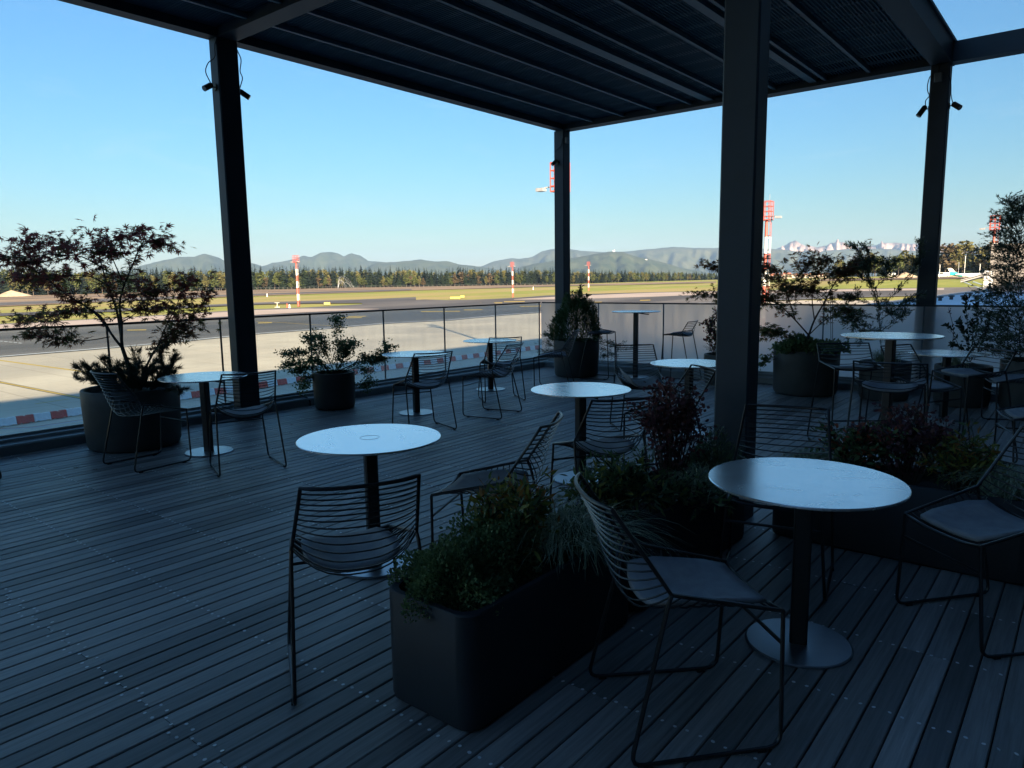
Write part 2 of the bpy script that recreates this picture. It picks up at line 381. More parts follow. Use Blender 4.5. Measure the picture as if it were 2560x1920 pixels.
def ground_mat(name, c, c2, scale, c3=None, s3=.002, rough=.9, stretch=(1, 1, 1)):
    m = bpy.data.materials.new(name); m.use_nodes = True; N, L = nodes(m); b = N['Principled BSDF']; b.inputs['Roughness'].default_value = rough; b.inputs['Specular IOR Level'].default_value = .2
    geo = N.new('ShaderNodeNewGeometry'); mp = N.new('ShaderNodeMapping'); mp.inputs['Scale'].default_value = stretch; L.new(geo.outputs['Position'], mp.inputs[0])
    nz = N.new('ShaderNodeTexNoise'); nz.inputs['Scale'].default_value = scale; nz.inputs['Detail'].default_value = 8; nz.inputs['Roughness'].default_value = .62; L.new(mp.outputs[0], nz.inputs['Vector'])
    rp = N.new('ShaderNodeValToRGB'); rp.color_ramp.elements[0].position = .32; rp.color_ramp.elements[1].position = .68
    rp.color_ramp.elements[0].color = (*c, 1); rp.color_ramp.elements[1].color = (*c2, 1); L.new(nz.outputs['Fac'], rp.inputs[0]); out = rp.outputs[0]
    if c3:
        n2 = N.new('ShaderNodeTexNoise'); n2.inputs['Scale'].default_value = s3; n2.inputs['Detail'].default_value = 4; L.new(mp.outputs[0], n2.inputs['Vector'])
        r2 = N.new('ShaderNodeValToRGB'); r2.color_ramp.elements[0].position = .45; r2.color_ramp.elements[1].position = .62; L.new(n2.outputs['Fac'], r2.inputs[0])
        mx = N.new('ShaderNodeMix'); mx.data_type = 'RGBA'; L.new(r2.outputs[0], mx.inputs[0]); L.new(out, mx.inputs[6]); mx.inputs[7].default_value = (*c3, 1); out = mx.outputs[2]
    L.new(out, b.inputs['Base Color']); return m
M['grass'] = ground_mat('airfield_grass', (.25, .29, .045), (.42, .40, .09), .05, (.46, .36, .13), .012, stretch=(1, .25, 1))
M['brown'] = ground_mat('ploughed_field', (.30, .21, .13), (.46, .33, .20), .03, (.20, .145, .10), .02, stretch=(1, .12, 1))
M['asph'] = ground_mat('taxiway_asphalt', (.15, .135, .12), (.235, .212, .185), .08, (.105, .097, .09), .03, rough=.8, stretch=(1, .15, 1))
M['pink'] = ground_mat('pale_shoulder', (.50, .40, .32), (.60, .49, .40), .05)
M['white'] = pmat('marking_white', (.62, .62, .60), rough=.7, var=.15, scale=.8)
M['yellow'] = pmat('marking_yellow', (.60, .40, .04), rough=.7, var=.15, scale=.8)
M['red'] = pmat('marking_red', (.45, .08, .09), rough=.7, var=.15, scale=.8)
M['tar'] = pmat('joint_tar', (.10, .09, .08), rough=.8, var=.1)
def concrete_mat():
    m = ground_mat('apron_concrete', (.64, .545, .41), (.76, .66, .50), .12, (.58, .50, .385), .05, rough=.85)
    N, L = nodes(m); b = N['Principled BSDF']; src = b.inputs['Base Color'].links[0].from_socket
    geo = N.new('ShaderNodeNewGeometry'); mp = N.new('ShaderNodeMapping'); mp.inputs['Scale'].default_value = (1/7.5, 1/7.5, 1); mp.inputs['Location'].default_value = (.3, .3, 0)
    L.new(geo.outputs['Position'], mp.inputs[0])
    br = N.new('ShaderNodeTexBrick'); br.offset = 0; br.inputs['Scale'].default_value = 1; br.inputs['Brick Width'].default_value = 1; br.inputs['Row Height'].default_value = 1
    br.inputs['Mortar Size'].default_value = .009; br.inputs['Color1'].default_value = (1, 1, 1, 1); br.inputs['Color2'].default_value = (.92, .93, .94, 1); br.inputs['Mortar'].default_value = (.72, .70, .68, 1)
    L.new(mp.outputs[0], br.inputs['Vector'])
    mx = N.new('ShaderNodeMix'); mx.data_type = 'RGBA'; mx.blend_type = 'MULTIPLY'; mx.inputs[0].default_value = 1; L.new(src, mx.inputs[6]); L.new(br.outputs[0], mx.inputs[7])
    L.new(mx.outputs[2], b.inputs['Base Color']); return m
M['conc'] = concrete_mat()

def ground():
    rs = [0, 60, 150, 250, 300] + [300+60*i for i in range(1, 26)] + [2000, 2600, 3600, 5500, 9000, 13000, 17000]
    ts = np.radians(np.arange(0, 360, 2.5)); V = []; F = []
    for r in rs:
        for t in ts:
            x, y = -r*math.cos(t), r*math.sin(t); V.append((x, y, tz(x, y)-.25))
    n = len(ts)
    for i in range(len(rs)-1):
        for k in range(n):
            a = i*n+k; b = i*n+(k+1) % n
            if i == 0: F.append((a, b+n, a+n))
            else: F.append((a, b, b+n, a+n))
    me = bpy.data.meshes.new('ground'); me.from_pydata(V, [], F); me.materials.append(M['grass']); me.update()
    o = mkobj('ground', me); tag(o, 'green and straw coloured airfield grass reaching to the woods', None, None, 'structure')
ground()

def resample(pl, xs):
    pl = sorted(pl); return [(x, float(np.interp(x, [p[0] for p in pl], [p[1] for p in pl]))) for x in xs]
def strip(name, lower, upper, mat, off, step=60, rows=4, label=None, kind='structure'):
    x0 = min(p[0] for p in lower); x1 = max(p[0] for p in lower); n = max(3, int((x1-x0)/step)+1)
    xs = np.linspace(x0, x1, n); lo = resample(lower, xs); up = resample(upper, xs); V = []; F = []
    for i in range(n):
        for j in range(rows+1):
            t = j/rows; y = lo[i][1]*(1-t)+up[i][1]*t; V.append(tuple(tpix(xs[i], y, off)))
    for i in range(n-1):
        for j in range(rows):
            a = i*(rows+1)+j; F.append((a, a+rows+1, a+rows+2, a+1))
    me = bpy.data.meshes.new(name); me.from_pydata(V, [], F); me.materials.append(mat); me.update()
    o = mkobj(name, me); tag(o, label, None, None, kind); return o

# boundary lines (photo pixels, read as points on the airfield)
A_ = [(-700, 955), (-150, 905), (0, 893), (200, 877), (400, 860), (640, 836), (788, 825), (970, 809), (1120, 802), (1245, 790), (1348, 782), (1500, 772), (1800, 757), (2100, 745), (2350, 738), (2700, 725)]
B_ = [(-700, 872), (-100, 830), (0, 824), (640, 787.5), (780, 780), (947, 772.5), (1288, 749), (1420, 748), (1620, 742), (1790, 735), (2100, 728), (2350, 724), (2700, 716)]
GA = [(-700, 850), (-100, 816), (0, 809.5), (300, 793.5), (640, 772.5), (760, 768.5), (912, 760.5), (1037, 748), (1145, 750.5), (1281, 745), (1379, 737.5), (1600, 731), (1790, 727), (2100, 722), (2350, 719), (2700, 712)]
# near apron: one flat sheet
ap = MB(); 
near_ = [(-9.2, -400), (-9.2, 600)]
aw = [tpix(x, y, 0) for x, y in A_]
pts = [(-8.9, -300, GZ), (-8.9, aw[-1][1], GZ)]
pts = [(60, -300, GZ), (60, 420, GZ)] + [(p[0], p[1], GZ) for p in reversed(aw)] + [(aw[0][0], -300, GZ)]
ap.poly(pts); tag(ap.build('apron', M['conc']), 'pale sunlit concrete apron slabs beside the taxiway', None, None, 'structure')
strip('taxiway', A_, B_, M['asph'], .02, label='dark asphalt taxiway with yellow markings')
strip('taxiway_shoulder', B_, GA, M['asph'], .03, label='narrow asphalt shoulder along the grass')
PL = [(-700, 868), (-100, 829), (0, 823.5), (640, 787), (780, 779.5), (947, 772.6)]
PU = [(-700, 852), (-100, 817), (0, 811.5), (400, 789.5), (640, 775), (760, 771.3), (947, 772)]
strip('concrete_strip', PL, PU, M['pink'], .07, label='pale pinkish concrete strip between taxiway and grass')
strip('concrete_strip', [(1285, 749), (1420, 748), (1620, 742), (1790, 735.5), (2100, 728.5), (2360, 724.5)], [(1285, 748), (1420, 740), (1620, 732), (1790, 728.5), (2100, 723.5), (2360, 720)], M['pink'], .07, label='tan concrete strip beyond the far taxiway turn')
# second taxiway behind the first grass islands
TL_ = [(-700, 822), (0, 789.5), (300, 778), (640, 761), (760, 758.5), (912, 757.5), (1037, 746.5)]
TU_ = [(-700, 812), (0, 783), (300, 771.5), (640, 756), (834, 750), (912, 748), (1037, 742.5)]
strip('crossing_taxiway', TL_, TU_, M['asph'], .07, label='grey taxiway crossing between two grass islands')
strip('crossing_taxiway', [(905, 761), (970, 762), (1040, 749.5)], [(905, 748), (970, 745.5), (1040, 742.5)], M['asph'], .09, step=20, label='asphalt junction between the grass islands')
# brown land in front of the woods
strip('field', [(-700, 800), (0, 766), (300, 753), (640, 739.5), (834, 733), (1029, 726), (1400, 716)], [(-700, 776), (0, 739), (300, 731), (640, 724.5), (834, 720), (1029, 716.5), (1400, 711)], M['brown'], .10, label='brown ploughed land in front of the dark wood')
strip('runway', [(-700, 797), (0, 763.5), (300, 751), (640, 737.5), (834, 731.5), (1029, 725)], [(-700, 786), (0, 756), (300, 745), (640, 734), (834, 728), (1029, 722.5)], M['asph'], .2, label='thin dark runway strip before the brown field')
strip('stubble_band', [(1420, 715), (1620, 711), (1790, 707)], [(1420, 711), (1620, 706.5), (1790, 703.5)], M['brown'], .2, label='dry stubble band beyond the yellowing grass')
strip('stubble_band', [(2050, 702), (2350, 697), (2500, 694)], [(2050, 697), (2350, 692.5), (2500, 690)], M['brown'], .2, label='bare earth band below the tall trees')

def line(pts, w, mat, name, label, off=.012):
    """painted line on the flat apron between photo pixels"""
    m = MB(); P = [bz(x, y, GZ) for x, y in pts]
    for a, b in zip(P[:-1], P[1:]):
        d = norm((b-a)[None])[0]; n = np.array([-d[1], d[0], 0])*w/2; z = np.array([0, 0, off])
        m.quad(a-n+z, b-n+z, b+n+z, a+n+z)
    o = m.build(name, mat); tag(o, label, None, None, 'structure'); return o
line([(-60, 943), (0, 955.5), (230, 1001), (480, 1050), (560, 1064)], .55, M['tar'], 'guide_line_border', 'dark border of the double yellow stand line', .010)
line([(-60, 943), (0, 955.5), (230, 1001), (480, 1050), (560, 1064)], .28, M['yellow'], 'guide_line', 'yellow stand line running across the shaded apron', .016)
line([(-60, 889), (0, 901), (200, 928), (330, 945)], .45, M['yellow'], 'lead_in_line', 'ochre lead in line on the sunlit apron', .014)
line([(-40, 1080), (0, 1074), (80, 1070), (228, 1048)], .25, M['white'], 'edge_marking', 'white line in front of the barrier row', .014)
line([(-40, 1078), (0, 1072.3), (80, 1068.3), (228, 1046.3)], .12, M['red'], 'edge_marking', 'thin red line beside the white line', .018)
line([(88, 1010), (170, 998)], .2, M['yellow'], 'faded_line', 'faded yellow line in the shaded apron', .014)
def tline(pts, w, mat, name, label, off=.06):
    m = MB(); P = [tpix(x, y, off) for x, y in pts]
    for a, b in zip(P[:-1], P[1:]):
        d = norm((b-a)[None])[0]; n = np.array([-d[1], d[0], 0])*w/2
        m.quad(a-n, b-n, b+n, a+n)
    o = m.build(name, mat); tag(o, label, None, None, 'structure'); return o
def shift(pl, dy): return [(x, y+dy) for x, y in pl if x < 2400]
tline(shift(A_, -2.2), 1.1, M['white'], 'taxiway_edge_line', 'white line along the near taxiway edge')
tline(shift(A_, -.4), .9, M['tar'], 'drain_gap', 'dark drain along the apron edge', .05)
for i, (x0, x1, y, lab) in enumerate([(645, 680, 807, 'short yellow taxiway bar beside the left column'), (850, 905, 794.5, 'yellow bar near the trailing shrub, lower of two'), (868, 915, 791, 'yellow bar near the trailing shrub, upper of two'), (1052, 1150, 778.5, 'long yellow hold bar on the taxiway'), (1160, 1206, 774.5, 'yellow hold bar right of the long one'), (1200, 1256, 757.5, 'far yellow bar below the mast'), (1260, 1312, 754, 'far yellow bar right of the mast'), (1300, 1355, 765.5, 'yellow bar close to the corner column'), (1600, 1626, 750.5, 'small yellow bar beyond the misted glass'), (1485, 1505, 755.5, 'yellow bar behind the thuja tip'), (318, 366, 825, 'yellow bar behind the red maple')]):
    strip('taxi_marking', [(x0, y+1.3), (x1, y+.4)], [(x0+6, y-.6), (x1+8, y-1.6)], M['yellow'], .06, step=20, rows=1, label=lab)
tline([(640, 803), (700, 806), (880, 818)], .4, M['yellow'], 'faded_curve', 'faded yellow curve on the taxiway asphalt')
for i, x in enumerate((0, 12, 24, 36, 48)):
    strip('dash', [(x-2, 852+i*1.2+1.1), (x+7, 852+i*1.2+1.6)], [(x-2, 852+i*1.2-.2), (x+7, 852+i*1.2+.3)], M['white'], .06, step=6, rows=1, label='white dash in a short row on the taxiway')

# ------------------------------------------------------------------ terrace deck
XL, YR = -8.10, 10.95            # inner kerb lines
PITCH_B, BW = .0979, .0925
deck = empty('deck'); tag(deck, 'dark weathered hardwood terrace deck with rows of screws', None, None, 'structure')
MB().box((XL-.02, -1.5, -.32), (.95, YR+.02, -.06)).build('deck_substructure', M['sub'], deck)
JY = 1.10; joists_y = [JY+.56*k for k in range(-4, 18)]
rows = int((.9-XL)/PITCH_B); segs = []
joint_sets = [[-.58, 2.78+.56*1, 6.14, 9.5], [1.10, 4.46, 7.82], [-.02, 2.22, 5.58, 8.94], [1.10, 3.90, 7.26]]
for i in range(rows):
    x0 = XL+.006+i*PITCH_B
    js = [-1.5] + joint_sets[(i*7+i//3) % 4 if i % 5 else 1] + [YR]
    # the long joint line seen beside the near chair
    if x0 < -1.5: js = [-1.5, (1.10, -.02, 1.10, 2.22)[i % 4]] + [j for j in joint_sets[(i*3+i//2) % 4] if j > 2.7] + [YR]
    js = sorted(set(js))
    for a, b in zip(js[:-1], js[1:]):
        if b-a > .3: segs.append((x0, a+.0012, b-.0012))
def seg_key(s):
    c = np.array([s[0], (s[1]+s[2])/2, 0])-O; d = c@FW
    if d < .3: return -1
    px = 1280+F_PX*(c@RT)/d; out = 0 if -300 < px < 2860 else 1
    return (s[2]-s[1])/max(d, .6)**2*(0.2 if out else 1)
segs.sort(key=seg_key, reverse=True)
cache = {}
def board_mesh(L):
    k = round(L, 3)
    if k not in cache:
        m = MB(); e = .004; w = BW; h = .022
        ring = [(0, -h), (w, -h), (w, -e), (w-e, 0), (e, 0), (0, -e)]
        n = len(ring)
        for y in (0, L):
            for x, z in ring: m.v.append((x, y, z))
        for q in range(n): m.face([q, (q+1) % n, (q+1) % n+n, q+n][::-1])
        m.face(list(range(n))); m.face(list(range(n, 2*n))[::-1])
        cache[k] = m.mesh('board', M['wood'])
    return cache[k]
for s_ in segs[:300]:
    o = mkobj('board', board_mesh(s_[2]-s_[1]), deck); o.location = (s_[0], s_[1], random.uniform(-.0015, .0015))
rest = MB()
for x0, a, b in segs[300:]: rest.box((x0, a, -.022), (x0+BW, b, random.uniform(-.0015, .001)))
tag(rest.build('board_field', M['wood'], deck), None, None, None, 'stuff')
# screws: two per board on every joist
sp_, sa, sn = [], [], []
for i in range(rows):
    x0 = XL+.006+i*PITCH_B
    for jy in joists_y:
        if not (-1.4 < jy < YR-.05): continue
        ys = [jy]
        if abs(jy-1.10) < .01 and x0 < -1.5: ys = [jy-.03, jy+.03] if i % 2 else [jy]
        for y in ys:
            for fx in (.021, BW-.021):
                if random.random() < .04: continue
                sp_.append((x0+fx+random.uniform(-.003, .003), y+random.uniform(-.006, .006), .0022))
sp_ = np.array(sp_); n_ = len(sp_)
hexv = [(math.cos(R(60*k))*.5, math.sin(R(60*k))*.5, 0) for k in range(6)]
tilt = rng.normal(scale=.12, size=(n_, 3)); tilt[:, 2] = 1
o = mkobj('screws', cards('screws', sp_, np.tile([[0, 1, 0]], (n_, 1)), norm(tilt), hexv, [[0, 1, 2, 3, 4, 5]], rng.uniform(.0135, .0165, n_), M['screw']), deck)
tag(o, None, None, None, 'stuff')

# kerbs carrying the glass
def extrude_y(prof, y0, y1, name, mat, label):
    m = MB(); n = len(prof)
    for y in (y0, y1):
        for x, z in prof: m.v.append((x, y, z))
    for q in range(n): m.face([q, (q+1) % n, (q+1) % n+n, q+n])
    m.face(list(range(n))[::-1]); m.face(list(range(n, 2*n)))
    o = m.build(name, mat); tag(o, label, None, None, 'structure'); return o
kp = [(XL, -.3), (XL, .085), (XL-.015, .10), (XL-.12, .105), (XL-.13, .135), (XL-.22, .14), (XL-.225, .165), (XL-.34, .165), (XL-.40, .12), (XL-.40, -1.2), (XL-.05, -1.2)]
extrude_y(kp, -1.5, 11.42, 'terrace_kerb', M['kerb'], 'stepped grey metal kerb below the clear glass railing')
m = MB(); kq = [(YR, -.3), (YR, .085), (YR+.015, .10), (YR+.12, .105), (YR+.13, .135), (YR+.2, .14), (YR+.205, .16), (YR+.30, .16), (YR+.34, .12), (YR+.34, -1.2), (YR+.05, -1.2)]
n = len(kq)
for x in (XL-.002, 1.0):
    for y, z in kq: m.v.append((x, y, z))
for q in range(n): m.face([q, q+n, (q+1) % n+n, (q+1) % n])
m.face(list(range(n))); m.face(list(range(n, 2*n))[::-1])
tag(m.build('terrace_kerb', M['kerb']), 'grey metal kerb below the misted glass railing', None, None, 'structure')
# a cable along the kerb behind the trailing shrub pot
c = MB(); P = [bx(x, y, XL-.17) for x, y in [(672, 1000), (700, 994), (725, 990), (750, 985), (790, 978)]]
c.tube([(p[0], p[1], .155) for p in P], .008, 6)
p = bx(752, 985, XL-.10); c.tube([(XL-.17, p[1], .155), (XL-.10, p[1]+.03, .125), (XL-.03, p[1]+.05, .105), (XL+.012, p[1]+.06, .06), (XL+.012, p[1]+.06, .004)], .008, 6)
tag(c.build('cable', M['cable']), 'black cable lying on the metal kerb left of the small round pot', 'cable')

# glass railings
GX, GY, GT = XL-.28, YR+.25, 1.205
railL = empty('glass_railing', (GX, 4.0, .16)); tag(railL, 'clear glass railing overlooking the apron, with thin dark top edge', 'railing')
ys = [11.17-1.31*k for k in range(10)]
for k in range(9):
    a, b = ys[k+1]+.008, ys[k]-.008
    m = MB(); m.box((-.009, a-4.0, 0), (.009, b-4.0, GT-.16-.012))
    m.build('pane', M['glassL2'] if k < 4 else M['glassL'], railL)
    e = MB(); e.box((-.0098, b-4.0+.0, 0), (.0098, b-4.0+.016, GT-.16-.012)); e.build('pane_joint', M['steel2'], railL)
MB().box((-.013, ys[-1]-4.0, GT-.16-.0115), (.013, 11.2-4.0, GT-.16+.012)).build('top_edge', M['steel'], railL)
railR = empty('glass_railing', (-5, GY, .155)); tag(railR, 'misted glass railing behind the bar table and the potted maple', 'railing')
xs = [-8.36+1.305*k for k in range(8)]
for k in range(7):
    m = MB(); m.box((xs[k]+.012+5, -.009, 0), (xs[k+1]-.008+5, .009, GT-.155-.012)); m.build('pane', M['glassR'], railR)
    e = MB(); e.box((xs[k+1]-.008+5, -.0098, 0), (xs[k+1]+.008+5, .0098, GT-.155-.012)); e.build('pane_joint', M['steel2'], railR)
MB().box((-8.36+.03+5, -.013, GT-.155-.0115), (xs[-1]+5, .013, GT-.155+.012)).build('top_edge', M['steel'], railR)

# ------------------------------------------------------------------ steel canopy
can = empty('steel_canopy', (-5, 4.6, 0)); tag(can, 'dark steel canopy with grated ceiling on square columns', 'canopy')
can_off = np.array([-5, 4.6, 0])
def cb(name, a, b, mat=None, r=None):
    a = np.array(a, float)-can_off; b = np.array(b, float)-can_off
    m = MB()
    if r: m.bbox(a, b, r)
    else: m.box(a, b)
    return m.build(name, mat or M['steel'], can)
ZB_, ZT_ = 4.36, 4.62
colL = cb('column', (-8.035, 4.53, 0), (-7.865, 4.79, ZB_+.002), None, .012)
colF = cb('column', (-1.945, 4.53, 0), (-1.715, 4.71, ZB_+.002), None, .012)
colC = cb('column', (-8.10, 11.29, -1.2), (-7.88, 11.51, ZB_+.002), None, .012)
colR = cb('column', (-1.96, 11.29, -1.2), (-1.735, 11.47, ZB_+.002), None, .012)
cb('column', (-8.035, -2.3, 0), (-7.865, -2.04, ZB_+.002), None, .012)
cb('beam', (-8.045, -2.3, ZB_), (-7.87, 11.52, ZT_))                          # left edge
cb('beam', (-7.868, 11.285, ZB_), (-1.962, 11.52, ZT_))                       # far edge
cb('beam', (-1.96, 4.8, ZB_), (-1.72, 11.52, ZT_))                            # right edge
cb('beam', (-1.96, -2.3, ZB_), (-1.72, 4.798, ZT_))
cb('beam', (-7.868, 4.545, ZB_+.001), (-1.962, 4.775, ZT_-.01))               # cross beam
cb('beam', (-1.718, 11.29, ZB_+.003), (1.6, 11.50, ZT_-.003))                 # open frame to the right
cb('edge_trim', (-1.985, 4.8, ZT_+.001), (-1.695, 11.54, ZT_+.035), M['steel2'])
for j, x in enumerate((-2.71, -3.29, -4.02, -4.68, -5.37, -6.00, -6.62, -7.25)):
    for (y0, y1) in ((-2.0, 4.543), (4.777, 11.283)):
        cb('joist', (x-.022, y0, 4.405), (x+.022, y1, 4.455), M['steel2'])
for x, w in ((-5.05, .075), (-3.46, .055)):
    for (y0, y1) in ((-2.0, 4.543), (4.777, 11.283)):
        cb('girder', (x-w, y0, 4.41), (x+w, y1, 4.50), M['steel2'])
g = MB()
x = -7.86
while x < -1.97:
    for (y0, y1) in ((-2.0, 4.543), (4.777, 11.283)):
        g.box((x-.006+5, y0-4.6, 4.458), (x+.006+5, y1-4.6, 4.468))
    x += .041
o = g.build('grating', M['mesh'], can); tag(o, None, None, None, 'stuff')
y = -1.9
while y < 11.2:
    if not 4.4 < y < 4.9:
        cb('cross_bar', (-7.865, y-.022, 4.475), (-1.965, y+.022, 4.50), M['crossbar'])
    y += .42
cb('roof_panel', (-8.03, -2.3, 4.625), (-1.99, 11.5, 4.665), M['roofsheet'])

# ------------------------------------------------------------------ spotlights on the columns
def spotlight(name, base, nrm, dirv, label, cable, L=.13, r=.032):
    """base: point on the column face, nrm: face normal, dirv: beam direction"""
    t = empty(name, base); tag(t, label, 'spotlight', 'spotlights on the canopy columns')
    n = Vector(nrm).normalized(); d = Vector(dirv).normalized()
    MB().tube([n*.001, n*.012], .04, 16).build('mount_plate', M['brass'], t, True)
    hub = n*.075
    MB().tube([n*.012, hub], .007, 8).build('arm', M['chair'], t, True)
    a = hub - d*L*.35; b = hub + d*L*.65
    MB().tube([a, a+d*.012, a+d*.02, b], [r*.7, r*.95, r, r], 16).build('lamp_body', M['brass'], t, True)
    MB().tube([b+d*.0005, b+d*.004], r*.86, 16).build('lens', M['lens'], t, True)
    P = [a] + [Vector(p) for p in cable]
    MB().tube(arc_corner(P, .06, 5), .006, 6).build('cable', M['cable'], t, True)
    return t
spotlight('spotlight', (-7.95, 4.529, 3.83), (0, -1, 0), (.25, -.9, -.55), 'brass spotlight on the apron side of the left canopy column', [(-.03, -.10, .16), (-.02, -.05, .27), (.06, -.012, .30), (.07, -.012, .45), (.085, .01, .50)])
spotlight('spotlight', (-7.95, 4.791, 3.83), (0, 1, 0), (.55, .8, -.65), 'spotlight on the inner side of the left canopy column pointing down', [(.05, .06, .16), (.04, .03, .22), (.06, .05, .36), (.05, .012, .44), (.02, .012, .52)])
spotlight('spotlight', (-8.02, 11.289, 3.80), (0, -1, 0), (-.2, -.5, -.5), 'dark spotlight on the corner column where both railings meet', [(-.03, -.06, .14), (.01, -.03, .22), (.10, -.012, .27), (.125, -.012, .40)])
spotlight('spotlight', (-1.961, 11.38, 3.83), (-1, 0, 0), (-.45, -.25, -.75), 'spotlight hanging left of the far right canopy column', [(-.05, -.03, .11), (.0, -.02, .16), (-.03, -.02, .22), (-.04, -.02, .30), (-.015, -.04, .40), (.02, -.095, .41)], L=.15, r=.036)
spotlight('spotlight', (-1.734, 11.38, 3.83), (1, 0, 0), (.6, -.35, -.5), 'spotlight right of the far right canopy column turned outward', [(.02, -.03, .12), (.012, -.03, .28), (-.01, -.095, .38)], L=.13, r=.036)
def jbox(c, s, label):
    t = empty('junction_box', c); tag(t, label, 'junction box')
    MB().bbox((-s[0]/2, -s[1]/2, -s[2]/2), (s[0]/2, s[1]/2, s[2]/2), .008).build('housing', M['greybox'], t)
    MB().tube([(0, 0, s[2]/2), (0, 0, s[2]/2+.05), (0, .02, .16)], .007, 6).build('cable', M['cable'], t)
jbox((-1.86, 11.262, 4.19), (.09, .05, .11), 'grey junction box high on the far right canopy column')
jbox((-7.852, 11.36, 4.18), (.05, .09, .10), 'grey junction box high on the corner canopy column')

# ------------------------------------------------------------------ terminal behind the camera (casts the long shade)
M['facade'] = pmat('terminal_facade', (.07, .075, .085), rough=.5, var=.15, scale=.4)
M['fglass'] = pmat('terminal_glazing', (.02, .025, .03), rough=.12, var=.1, scale=.5, spec=.8)
M['roofwhite'] = pmat('membrane_roof', (.66, .69, .72), rough=.75, var=.12, scale=.15)
term = empty('terminal_building', (1, -20, GZ)); tag(term, 'dark terminal block rising behind the terrace', 'building')
def tb(name, a, b, mat):
    off = np.array([1, -20, GZ]); return MB().box(np.array(a)-off, np.array(b)-off).build(name, mat, term)
tb('upper_storey', (.96, -64, -.4), (46, 11.3, 13.6), M['facade'])
tb('high_block', (.98, -230, GZ), (46, -64.02, 17.9), M['facade'])
tb('added_shade_wing', (2, 11.42, GZ), (60, 54, 14.2), M['facade'])  # unseen volume added to shade the low wing and the barrier row
tb('podium', (-8.48, -64, GZ), (46, 11.28, -.41), M['facade'])
for k in range(10):
    y0 = -1.2+k*1.25
    tb('window', (.935, y0, .25), (.957, y0+1.15, 3.2), M['fglass'])

# ------------------------------------------------------------------ chairs, stools and tables
def lerp(a, b, t): return Vector(a).lerp(Vector(b), t)
class Shell:
    """wire bucket between two side rods: T top corner, J joint, F front corner (right side, x>0)"""
    def __init__(s, T, J, F, depths): s.T, s.J, s.F, s.dep = Vector(T), Vector(J), Vector(F), depths
    def side(s, t):              # 0 top .. 1 joint .. 2 front
        return s.T.lerp(s.J, t) if t <= 1 else s.J.lerp(s.F, t-1)
    def at(s, u, t, lift=0.0):
        S = s.side(t); d = float(np.interp(t, [0, .5, 1, 1.5, 2], s.dep))
        bl = min(1, max(0, (t-.45)/1.0)); dv = Vector((0, -1, -.10)).lerp(Vector((0, -.06, -1)), bl).normalized()
        k = (1-abs(u)**2.7)
        p = Vector((S.x*u, S.y, S.z)) + dv*d*k
        return p - dv*lift
def pad_mesh(sh, t0, t1, w, name, curl=0.0):
    nu, nt = 9, 9; V = []; Fc = []
    for top in (1, 0):
        for i in range(nt+1):
            for j in range(nu+1):
                t = t0+(t1-t0)*i/nt; u = (-1+2*j/nu)
                rr = 1-.10*max(0, abs(2*i/nt-1)-.6)/.4     # softened corners
                q = sh.at(u*w*rr, t, .006+(.017 if top else 0))
                if curl and u > .3: q.z += curl*((u-.3)/.7)**2
                V.append(tuple(q))
    n1 = nu+1; N0 = (nt+1)*n1
    for i in range(nt):
        for j in range(nu):
            a = i*n1+j; Fc.append((a, a+1, a+n1+1, a+n1)); b = a+N0; Fc.append((b, b+n1, b+n1+1, b+1))
    for i in range(nt):
        for j in (0, nu):
            a = i*n1+j; q = (a, a+n1, a+n1+N0, a+N0); Fc.append(q if j == 0 else q[::-1])
    for j in range(nu):
        for i in (0, nt):
            a = i*n1+j; q = (a, a+N0, a+1+N0, a+1); Fc.append(q if i == 0 else q[::-1])
    me = bpy.data.meshes.new(name); me.from_pydata(V, [], Fc); me.materials.append(M['pad'])
    me.polygons.foreach_set('use_smooth', [True]*len(Fc)); me.update(); return me
def seat_thing(kind, T, J, F, f, r, deps, nb, ns, footz, rad, bar):
    sh = Shell(T, J, F, deps); t = empty(kind)
    S = lambda p, s: Vector((p[0]*s, p[1], p[2]))
    # perimeter rod
    top = [sh.at(u, 0) for u in np.linspace(-1, 1, 13)]; top = [Vector((p.x*1.0, p.y, p.z)) for p in top]
    front = [sh.at(u, 2) for u in np.linspace(1, -1, 11)]
    loop = top + [sh.side(.35), sh.side(.7), S(J, 1)] + [sh.side(1.5)] + front + [S(sh.side(1.5), -1), S(J, -1), S(sh.side(.7), -1), S(sh.side(.35), -1)]
    MB().tube(loop, rad, 7, closed=True).build('shell_frame', M['chair'], t, True)
    for sgn in (1, -1):
        P = [S(F, sgn), S((f[0], f[1], .012), sgn), S((r[0], r[1], .012), sgn), S((J[0]+.004, J[1]-.012, J[2]-.03), sgn), S(J, sgn)]
        MB().tube(arc_corner(P, .05, 4), rad, 7).build('sled_leg', M['chair'], t, True)
        g = MB()
        for yy in (f[1]-.07, r[1]+.06): g.cbox((sgn*(f[0] if yy > 0 else r[0]), yy, .006), (.02, .03, .011))
        g.build('glide', M['rubber'], t)
    k = 1-(footz/F[2]); a = Vector((F[0], F[1], F[2])).lerp(Vector((f[0], f[1], 0)), k)
    MB().tube([S(a, -1), S(a, 1)], rad*.9, 7).build('footrest' if bar else 'stretcher', M['chair'], t, True)
    if bar:
        k2 = .80; b = Vector(J).lerp(Vector((r[0], r[1], 0)), k2); a2 = Vector(F).lerp(Vector((f[0], f[1], 0)), k2)
        for sgn in (1, -1): pass
    for i in range(1, nb+1):
        tt = i/(nb+.6); MB().tube([sh.at(u, tt) for u in np.linspace(-1, 1, 15)], .0035, 5, caps=False).build('wire', M['chair'], t, True)
    for i in range(ns):
        tt = 1+(i+.15)/ns; MB().tube([sh.at(u, tt) for u in np.linspace(-1, 1, 13)], .0035, 5, caps=False).build('wire', M['chair'], t, True)
    return t, sh
